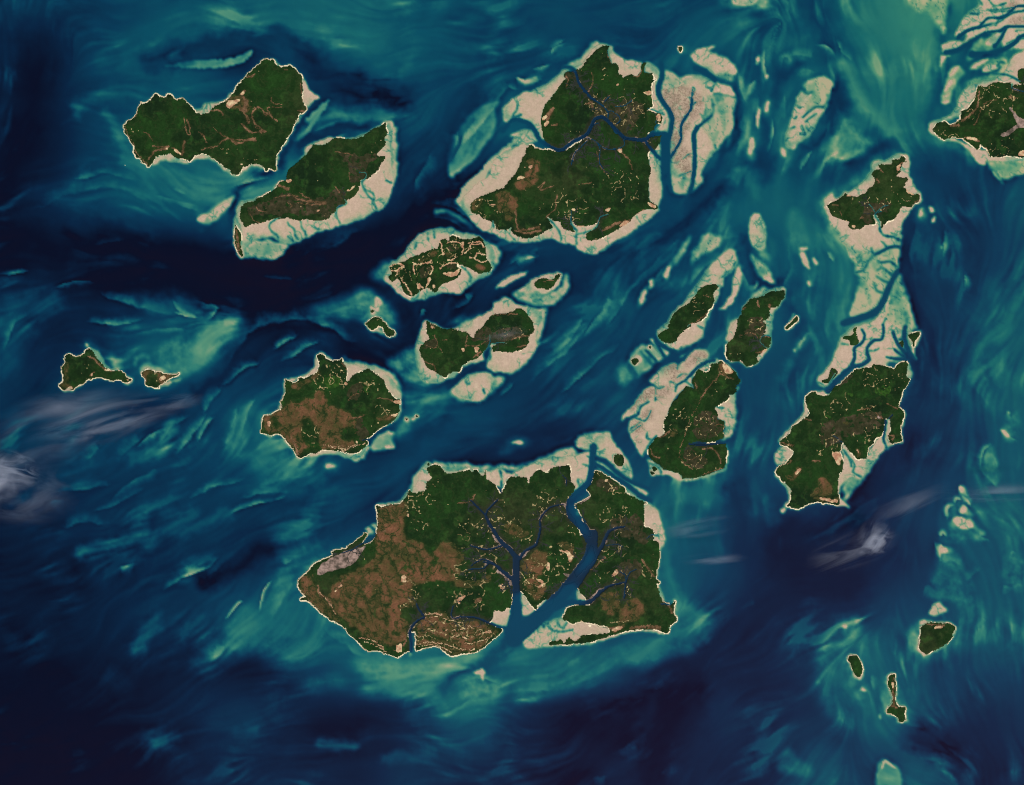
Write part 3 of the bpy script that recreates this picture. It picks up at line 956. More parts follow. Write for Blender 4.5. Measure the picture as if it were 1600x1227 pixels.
W .62 1420,1000 1440,950 1500,860 1560,795 1550,850 1480,950 1440,1020 1340,1190 1320,1190
I X1
C 970 370 5.333
F 1490,95 1540,85 1550,105 1500,120
I X1b
C 970 370 5.333
F 1490,150 1520,125 1545,160 1565,210 1578,270 1545,260 1510,200
I X1c
C 970 370 5.333
F 1555,365 1580,390 1585,415 1565,420
W .64 1400,-10 1480,-10 1510,90 1490,150 1440,80
W .62 1550,300 1580,290 1575,340 1555,350
I X2
C 970 370 5.333
F 1070,-10 1065,-80 1080,-150 1110,-190 1150,-190 1190,-120 1210,-20 1205,60 1190,108 1140,105 1090,60
W .6 1190,90 1250,150 1250,230 1200,200 1130,150
I V
C 1270 220 6.819
L 945,165 985,185 985,215 1005,225 960,245 940,290 930,330 900,375 960,395 1000,390 1015,420 990,460 975,500 1020,540 1080,565 1130,570 1140,610 1125,650 1080,680 1040,710 980,705 930,730 910,790 860,840 800,860 760,900 740,930 725,920 730,880 690,820 680,790 650,790 660,840 670,880 620,890 560,900 540,920 500,945 440,950 390,930 375,905 385,865 330,850 270,825 200,790 180,740 150,690 190,660 240,645 300,600 350,560 420,590 500,590 560,560 590,515 640,480 660,430 650,385 625,360 650,320 710,300 705,260 770,250 830,250 840,210 880,200 920,200
F 120,690 150,600 200,570 250,620 330,550 420,540 500,460 580,400 620,310 640,230 700,205 770,220 830,180 920,140 1000,150 1025,200 1030,300 1035,380 1070,440 1110,520 1150,560 1165,610 1150,650 1080,690 1030,760 980,850 940,930 925,1000 920,1060 920,1110 930,1140 880,1120 800,1160 700,1210 640,1180 520,1150 430,1240 390,1230 370,1150 330,1090 310,1020 270,970 210,920 170,850 150,770
W .64 60,680 110,590 250,520 420,430 560,300 640,200 820,140 950,100 900,150 640,240 560,400 330,560 150,620 130,720 170,820 200,940 290,1050 320,1130 200,1000 130,840
R 10 730,755 670,775 670,810 710,870 715,950
RT 12 18 715,950 740,1000 800,1020 860,1025 925,1060
R 8 670,780 640,720 600,680
D 680,760 740,710 800,690
RT 10 18 640,1230 720,1190 800,1145 870,1130 930,1135
D 720,1060 760,1100 790,1140
D 620,1140 640,1200
D 830,980 890,1010
M 590,660 820,650 800,760 700,760 600,780 640,860 540,870 520,820
B 410,905 440,895 455,915 430,930
B 350,570 420,580 500,590 430,600 370,600
B 905,250 940,260 925,320 900,320
B 985,510 1080,560 1060,575 1000,545
VL 12 700,290 750,330
VL 14 680,400 700,450
VL 12 900,340 910,270 960,240
VL 10 1080,670 1130,640
VL 16 490,830 540,820
VL 10 300,750 300,800
VL 10 200,680 270,690
VL 8 990,640 1040,640
S 160 560,620 820,640 780,740 600,740
S 160 960,570 1080,620 980,680 900,640
S 120 340,580 500,620 380,660
S 90 650,320 740,320 700,440 760,420
S 80 820,430 960,440 880,560
S 80 400,690 500,720 560,640
S 100 180,690 340,830 480,830
I V2
C 1270 220 6.819
F 120,650 150,605 160,640 180,640 145,680
I V2b
C 1270 220 6.819
F 175,590 200,570 220,580 190,605
F 150,640 180,640 210,600 240,605 215,630
I V3
C 1270 220 6.819
F 1140,740 1150,715 1180,715 1165,750 1175,790 1145,820 1135,790
W .6 1130,820 1150,700 1190,730 1200,800 1150,830
I V4
C 1270 220 6.819
F 1245,710 1275,700 1295,740 1270,770 1250,765
I V5
C 1270 220 6.819
F 1260,870 1280,825 1300,795 1310,820 1290,860
I V6
C 1270 220 6.819
W .62 225,60 260,-20 650,-20 640,30 560,120 480,165 380,155 300,160 250,120 
F 125,220 160,180 210,140 270,118 240,145 180,180 140,215
I Z
C 1270 370 5.114
F 230,-20 245,50 290,110 310,150 330,130 420,120 500,150 560,110 600,80 640,30 690,30 690,-20
W .78 290,110 330,130 420,110 690,30 695,120 690,200 680,260 640,340 600,400 580,470 540,560 490,600 400,620 310,640 300,610 330,520 360,420 370,330 340,290 340,240
W .76 690,290 740,420 770,530 800,620 830,720 760,760 680,730 600,720 560,640 550,600 600,470 650,350
F 350,710 400,700 480,670 530,620 560,560 600,480 620,460 600,560 580,640 640,700 700,740 760,760 800,770 700,800 760,870 740,920 690,900 740,980 680,1000 600,1000 560,1060 300,1060 150,1180 80,1200 40,1180 35,1130 90,1080 150,1000 170,940 200,870 230,800 290,750
MF 360,330 470,260 560,330 560,430 480,560 380,600 330,600 370,480
RT 34 50 680,270 640,340 600,420 570,500 530,570 480,610
R 50 500,600 440,630 350,660 250,690
RT 12 14 500,140 560,110 620,85 695,80
RT 8 14 520,200 560,205 620,200 670,240
RT 7 12 510,270 560,250 610,290 640,310
RT 6 12 510,320 560,350 610,370
RT 6 12 490,370 510,430 560,450
D 540,450 560,415 590,410
RT 12 8 345,285 400,270 450,190 470,160
R 8 360,220 390,170
R 8 350,180 380,140
D 320,520 380,470 420,430
D 560,470 500,480
D 440,610 440,560
R 7 470,120 500,150
RT 12 16 560,700 565,760 550,820 490,825
RT 16 26 490,825 440,880 435,930 450,980 400,1020 320,1040
RT 12 22 390,740 415,790 390,850 330,890 335,960 310,1030
RT 24 44 330,1030 260,1080 190,1150 120,1230
RT 30 30 820,1000 770,920 740,850 730,770 740,720
RT 16 26 640,760 680,860 760,950
RT 12 26 590,960 650,975 740,980 810,1000
R 14 650,900 700,940 750,970
R 12 690,820 730,820
D 290,865 230,855
D 450,910 500,910 530,890
D 480,800 450,820 420,820
D 180,1090 130,1170
R 8 40,1165 70,1175 90,1190
D 560,700 590,640
I Z1
C 1270 370 5.114
L 355,720 345,760 370,840 340,870 300,865 290,830 240,815 250,795 300,790 325,770 320,740
I Z2
C 1270 370 5.114
L 770,780 850,760 850,790 815,840 815,875 800,880 795,840 765,800
F 760,760 800,755 865,760 850,830 825,870 820,940 830,990 800,940 780,870 755,800
I Z3
C 1270 370 5.114
L 720,830 725,860 715,890 690,880 685,855 705,835
F 715,820 745,830 760,870 755,910 720,910 690,890 700,850
I Z4
C 1270 370 5.114
L 135,1080 150,1050 185,1060 200,1090 165,1130 130,1170 75,1165 75,1145 120,1130
I Z5
C 1270 370 5.114
F 0,180 20,170 40,210 30,230 10,215
W .55 10,230 35,220 60,330 70,420 40,330 20,380
I Z6
C 1270 370 5.114
F 1025,100 1040,60 1050,50 1040,90
W .58 1060,-20 1055,50 1035,110 1020,180 1030,100 1050,40
I N
C 1190 540 4.546
L 1030,110 1040,140 1025,210 1055,240 1030,290 1000,330 985,390 975,440 1010,470 1010,520 985,590 990,640 1000,680 960,690 920,695 900,650 915,590 910,530 880,520 870,590 850,640 810,660 790,700 760,730 745,800 700,805 670,800 650,770 620,750 590,710 575,690 560,760 580,820 580,870 550,930 545,980 540,1030 550,1080 555,1130 530,1135 470,1120 380,1115 320,1130 260,1160 180,1140 205,1110 210,1040 180,990 130,940 100,905 115,870 170,840 205,800 230,750 180,720 130,700 150,660 200,620 220,575 270,545 310,510 340,490 325,430 305,385 340,340 380,325 400,350 480,350 500,310 560,270 640,190 700,160 760,155 800,135 850,140 920,160 940,170 970,130 1010,115
F 1035,105 1055,150 1065,210 1045,240 1020,210
F 375,325 420,335 490,310 495,350 400,365
F 300,380 320,430 330,490 270,545 220,590 180,640 130,690 125,670 150,640 250,540 300,470
F 150,715 225,745 235,760 205,800 150,840 105,850 90,800 100,760
F 1010,470 1018,480 1008,560 990,600 1005,690 960,695 930,705 900,720 890,735 870,690 860,640 880,520 920,530 915,640 985,690 980,640
F 745,790 780,720 840,650 880,650 885,720 850,760 810,820 780,860 740,910 700,950 650,930 600,960 560,1000 555,1090 625,1150 590,1140 540,1130 530,1040 545,940 580,840 570,750 580,690 640,760 680,805
W .66 830,790 780,870 740,930 700,980 650,1040 600,1100 590,1120 580,1000 640,930 740,890
F 550,1080 625,1155 580,1140 530,1140 450,1118 340,1115 260,1168 180,1145 165,1130 200,1110 260,1150 340,1105 450,1108
F 100,910 130,945 190,990 212,1050 210,1110 200,1120 195,1050 150,980 95,925
F 130,1170 160,1150 175,1165 150,1190
R 12 880,530 875,600 865,660 885,725
D 590,760 640,810 660,860 650,900 720,940
D 580,740 620,800 640,860
D 575,690 540,660 510,640
R 7 930,490 900,520
M 440,560 700,480 860,480 820,600 660,640 560,660 460,720 420,640
M 560,230 640,200 700,170 560,290
N 810,480 860,530 840,530
V 340,1060 400,1000 400,940 480,960 500,1060 440,1070
V 350,1090 440,1075 540,1090 540,1120 440,1110
B 400,1080 470,1085 540,1100 530,1120 440,1105
B 500,760 570,770 560,840 540,850 510,800
V 660,730 700,740 690,800 670,780
B 665,740 690,740 690,790
V 160,920 220,930 250,870 290,870 260,930 200,960
V 560,530 620,550 600,560
B 590,580 605,580 600,615 590,610
VL 14 150,690 220,710
VL 14 310,520 350,530
VL 12 190,840 210,820
VL 16 360,820 410,820
VL 14 910,640 940,640 930,670
VL 10 810,480 860,520
VL 9 780,440 680,460
VL 9 890,410 960,450
B 735,825 760,830 770,840 750,838
B 250,880 285,870 260,910 240,920
G 820,300 920,300 900,360 800,340
G 600,340 660,340 640,370
G 440,490 500,500 480,530
S 260 740,160 1000,200 980,300 740,300 700,240
S 220 560,200 620,180 560,280 500,290
S 160 590,330 660,380 500,520 430,500
S 160 680,440 860,440 800,520 740,500
S 160 640,640 860,560 760,680 680,700
S 140 420,640 540,640 500,760 380,760
S 120 150,660 240,720 280,640
S 100 300,1060 540,1090 420,1100
S 80 380,360 500,350 480,390
I W
C 1440 0 4.231
L 75,860 95,820 150,800 180,825 220,815 260,780 260,740 310,710 350,660 365,590 380,565 420,575 490,540 540,550 580,545 600,570 640,560 690,570 690,1040 620,1035 560,1030 520,1040 450,1035 440,1000 390,960 370,990 330,960 300,940 260,915 200,905 150,925 100,890
L 690,440 655,455 635,490 640,530 660,555 690,540
F 50,820 90,800 160,780 230,720 250,640 310,570 380,545 450,530 500,510 560,460 620,360 690,300 690,470 640,520 690,600 600,575 400,590 280,740 150,810 90,850 110,900 200,910 330,970 430,1000 450,1035 560,1030 690,1035 690,1055 600,1070 500,1070 430,1060 420,1095 370,1080 330,1020 280,970 230,940 140,925 60,880
W .72 430,1060 560,1070 690,1050 690,1100 560,1180 520,1180 460,1120
F 455,1130 480,1140 520,1190 545,1230 500,1180
W .64 60,890 140,930 230,945 330,1030 360,1090 330,1070 230,980 130,950
RT 10 8 470,490 560,495 620,520 650,540
D 600,550 610,590 690,640
N 580,712 602,720 650,778 695,800 695,850 650,845 600,872 560,902 515,890 590,852 632,822 610,775
B 640,775 690,775 690,800
B 650,1000 690,975 690,1035 660,1030
VL 14 380,600 370,700 310,770 260,800
VL 20 190,830 240,830
VL 12 280,910 340,915 380,935
VL 5 500,660 420,680 380,760 350,830
VL 10 460,680 440,700
VL 14 580,640 620,650
B 285,905 350,910 375,930 310,925
B 390,965 440,990 440,1030 400,1010
S 240 380,590 560,560 640,680 560,760 400,740
S 200 480,900 620,940 600,1030 460,1010
S 120 100,850 240,880 360,930 180,900
S 120 300,760 360,640 340,820
I R
C 1440 0 4.231
F 370,-20 380,30 320,80 260,150 225,220 225,250 260,245 300,230 290,260 270,280 230,265 150,290 135,310 145,350 220,340 280,290 360,240 430,220 500,215 470,240 420,290 480,300 520,270 540,320 480,360 530,340 620,320 690,300 690,-20
I RA
C 1440 0 4.231
F 120,420 125,370 145,365 200,370 150,390 140,410 128,440
I RB
C 1440 0 4.231
F 400,470 430,430 490,430 500,450 440,475
I RC
C 1440 0 4.231
F 340,430 430,390 440,400 370,440 320,460
I RD
C 1440 0 4.231
F 180,510 220,450 250,435 220,480 180,515
I RE
C 1440 0 4.231
F 150,590 180,540 215,525 190,570 150,610
I RF
C 1440 0 4.231
F 140,640 180,620 170,640
I RG
C 1440 0 4.231
F 125,680 185,662 165,685
I R
C 1440 0 4.231
W .7 130,640 160,560 200,450 250,440 280,480 220,560 190,650 150,690
W .74 310,460 400,390 560,390 520,470 400,510 310,540 300,560 420,530 530,500 560,430
W .68 370,270 500,230 530,290 440,340 300,400 320,340
RT 24 8 240,250 310,200 380,180 460,160
RT 30 10 160,350 240,330 320,280 420,220 520,205
RT 18 10 520,205 560,180 620,175 690,185
RT 24 12 480,310 520,260 560,185
RT 40 14 330,360 440,360 540,330 620,280 660,240 690,190
RT 12 8 380,180 440,120 540,120 620,80 690,60
R 12 500,120 560,100 640,40 690,60
R 8 320,90 380,95
R 7 430,70 520,65 600,50
R 7 440,-10 480,40 560,20
R 6 600,270 640,260 670,230
R 6 620,210 640,200 690,210
R 6 560,290 600,270
RT 12 7 200,350 250,335 260,320
R 7 370,-10 400,30
D 460,160 500,150 540,130
D 490,170 510,130
D 540,380 600,350 640,320
D 430,60 480,80 600,70
D 560,370 620,330
R 10 500,440 520,410 550,420
MF 600,10 660,40 560,60
MF 590,120 680,110 660,160 600,160
I R2
C 1440 0 4.231
W .79 -100,-20 165,-20 160,120 150,230 90,150 40,80 -50,60
I S1
C 1120 60 5.577
F 700,520 740,470 770,490 820,480 810,520 760,600 800,640 860,610 910,640 880,690 870,740 820,830 770,870 710,910 675,965 640,965 600,920 590,870 620,800 650,700 680,600
W .74 750,400 820,370 920,340 1000,380 980,480 960,560 920,650 860,720 760,740 720,640 720,520 740,460 800,480
R 12 750,690 800,640 860,600 930,600
R 8 770,730 820,690 870,655
R 9 755,465 800,485 830,465
R 8 965,490 965,550 930,600
D 720,830 770,840 740,760
D 690,580 730,600
D 640,790 680,770
D 600,900 620,870
D 770,760 800,810
D 680,700 700,680
I S2
C 1120 60 5.577
F 285,890 320,860 330,920 320,980 290,1010 270,1000
W .64 270,1010 280,880 320,830 340,860 330,1000 300,1080
I S3
C 1120 60 5.577
F 345,770 345,690 370,610 378,640 365,700 360,760
W .62 415,560 480,510 490,560 470,650 430,690 410,640
I S3b
C 1120 60 5.577
F 425,560 455,545 450,620 425,640
I S4
C 1120 60 5.577
F 340,180 360,150 380,185 365,215 350,230
I S4b
C 1120 60 5.577
F 420,330 435,310 450,330 435,355
W .6 410,110 440,120 430,200 420,270 445,340 430,350 410,300
I S5
C 1120 60 5.577
F 560,960 590,970 610,1010 595,1035 565,1010
W .6 550,950 600,960 620,1020 590,1060 560,1020
I S6
C 1120 60 5.577
W .66 180,310 210,380 240,480 260,450 320,370 260,500 240,550 200,450
W .6 1040,890 1080,730 1120,700 1240,760 1240,1000 1100,1010 1000,1000
W .56 160,990 190,1080 240,1170 180,1170
W .6 440,990 480,840 490,860 460,960
W .56 720,1150 770,1050 830,980 780,1110 740,1150
W .56 550,200 600,150 650,190 640,240 600,170 570,240
W .57 650,140 780,120 820,160 720,170
W .57 700,290 780,270 840,290 710,330
I AA
C 1290 920 5.579
L 830,330 880,305 940,295 1000,300 1065,298 1140,340 1115,380 1100,430 1070,470 1020,505 950,540 880,575 860,560 820,525 818,450 825,380
F 825,290 860,275 940,285 1060,292 1145,338 1105,430 1030,510 880,580 855,595 830,560 800,525 815,430 822,340
W .62 720,400 780,340 830,290 820,520 860,590 780,560 740,530
B 940,340 1000,325 1040,320 1010,345 950,350
VL 12 880,310 960,315 1040,320
S 20 830,450 840,500 845,470
I AB
C 1290 920 5.579
F 900,220 920,170 935,125 990,120 1030,160 1050,200 990,215 940,240
W .66 940,240 990,120 1060,200
I AC
C 1290 920 5.579
L 205,590 270,582 290,610 310,650 322,700 310,760 280,770 250,740 230,700 215,650 198,630
F 190,580 270,575 300,620 330,700 310,795 290,800 240,760 210,670 190,630
W .6 150,600 200,640 260,760 300,800 260,830 200,860 210,760 180,740
I AD
C 1290 920 5.579
L 560,755 605,745 610,800 612,900 608,980 640,1025 695,1035 690,1080 690,1130 680,1160 640,1160 620,1120 580,1095 535,1085 540,1045 580,1000 575,900 545,850 545,790
F 555,745 608,738 618,900 615,980 645,1020 700,1030 695,1130 725,1145 680,1160 660,1170 630,1165 610,1115 530,1085 535,1040 570,990 565,900 538,840 540,790
W .68 490,900 530,860 560,900 570,980 540,1040 500,1000
W .6 500,830 530,780 550,860 560,1080 520,1090
W .6 620,800 650,1000 700,1040 640,1010 610,940
VL 20 590,780 590,900 595,1020
VL 16 550,1020 620,1030
B 585,800 600,830 590,880 580,850
I AE
C 1290 920 5.579
F 285,880 320,860 360,880 340,890 310,885
W .6 280,890 330,850 380,890 330,930 230,1000
I AF
C 1290 920 5.579
F 460,1110 475,1095 485,1125 475,1140
I AG
C 1290 920 5.579
F 160,320 180,310 190,330 170,340
W .55 130,340 170,300 300,250 260,400 180,400
I AH
C 1380 600 3.409
F 368,730 385,708 430,712 470,735 480,755 450,775 410,770 380,750
W .7 380,750 460,720 500,770 540,800 500,820 440,790
I AI
C 1380 600 3.409
F 402,550 415,545 425,575 412,580
W .7 405,580 420,540 445,580 470,640 440,610
I AJ
C 1380 600 3.409
F 405,670 425,655 445,668 430,690 410,690
W .68 430,655 480,700 430,700
I AK
C 1380 600 3.409
F 303,900 308,870 340,872 345,895 320,905
W .66 340,870 380,885 350,905
W .6 305,900 380,920 430,980 400,1000 310,940
I AL
C 1380 600 3.409
W .66 342,700 350,655 380,645 350,670 355,710
W .62 378,630 390,600 415,620 395,615
W .6 310,810 320,795 330,815
W .5 350,690 400,600 430,700 500,790 400,850 310,830 380,770
I AM
C 1380 600 3.409
F 662,150 672,143 676,158 666,162
I AMb
C 1380 600 3.409
F 627,250 640,243 670,270 665,290
W .54 650,200 700,110 720,200 690,310 640,260
W .54 520,420 560,320 600,400 620,500 560,540 520,470
W .5 640,1000 690,890 750,1020 720,1100 650,1040
W .58 670,950 690,890 700,900 680,960
W .46 285,1030 300,980 420,1040 500,1000 450,1050 520,1160 420,1180 330,1150 220,1120 250,1070
I AN
C 800 0 2
F 690,6 715,16 765,6 790,-30 690,-30
W .64 650,5 690,-20 760,-20 800,20 740,22 690,18
I AO
C 450 700 5.113
F 290,145 330,124 375,135 370,150 320,162
W .62 270,140 340,110 400,140 360,180 300,180
I AP
C 680 50 5.333
F 690,385 750,395 850,372 860,382 760,408
I AQ
C 0 0 2
F 652,682 662,660 700,636 718,636 690,670 665,690
I AQb
C 0 0 2
F 612,690 630,672 650,668 640,690
I AR
C 740 670 4.706
F 280,100 330,85 370,100 335,118
W .6 255,108 320,78 410,102 340,130
I AS
C 740 670 4.706
W .55 180,168 240,152 300,165 240,182
I AT
C 800 613 2
F 1032,730 1042,724 1048,732 1038,738
'''
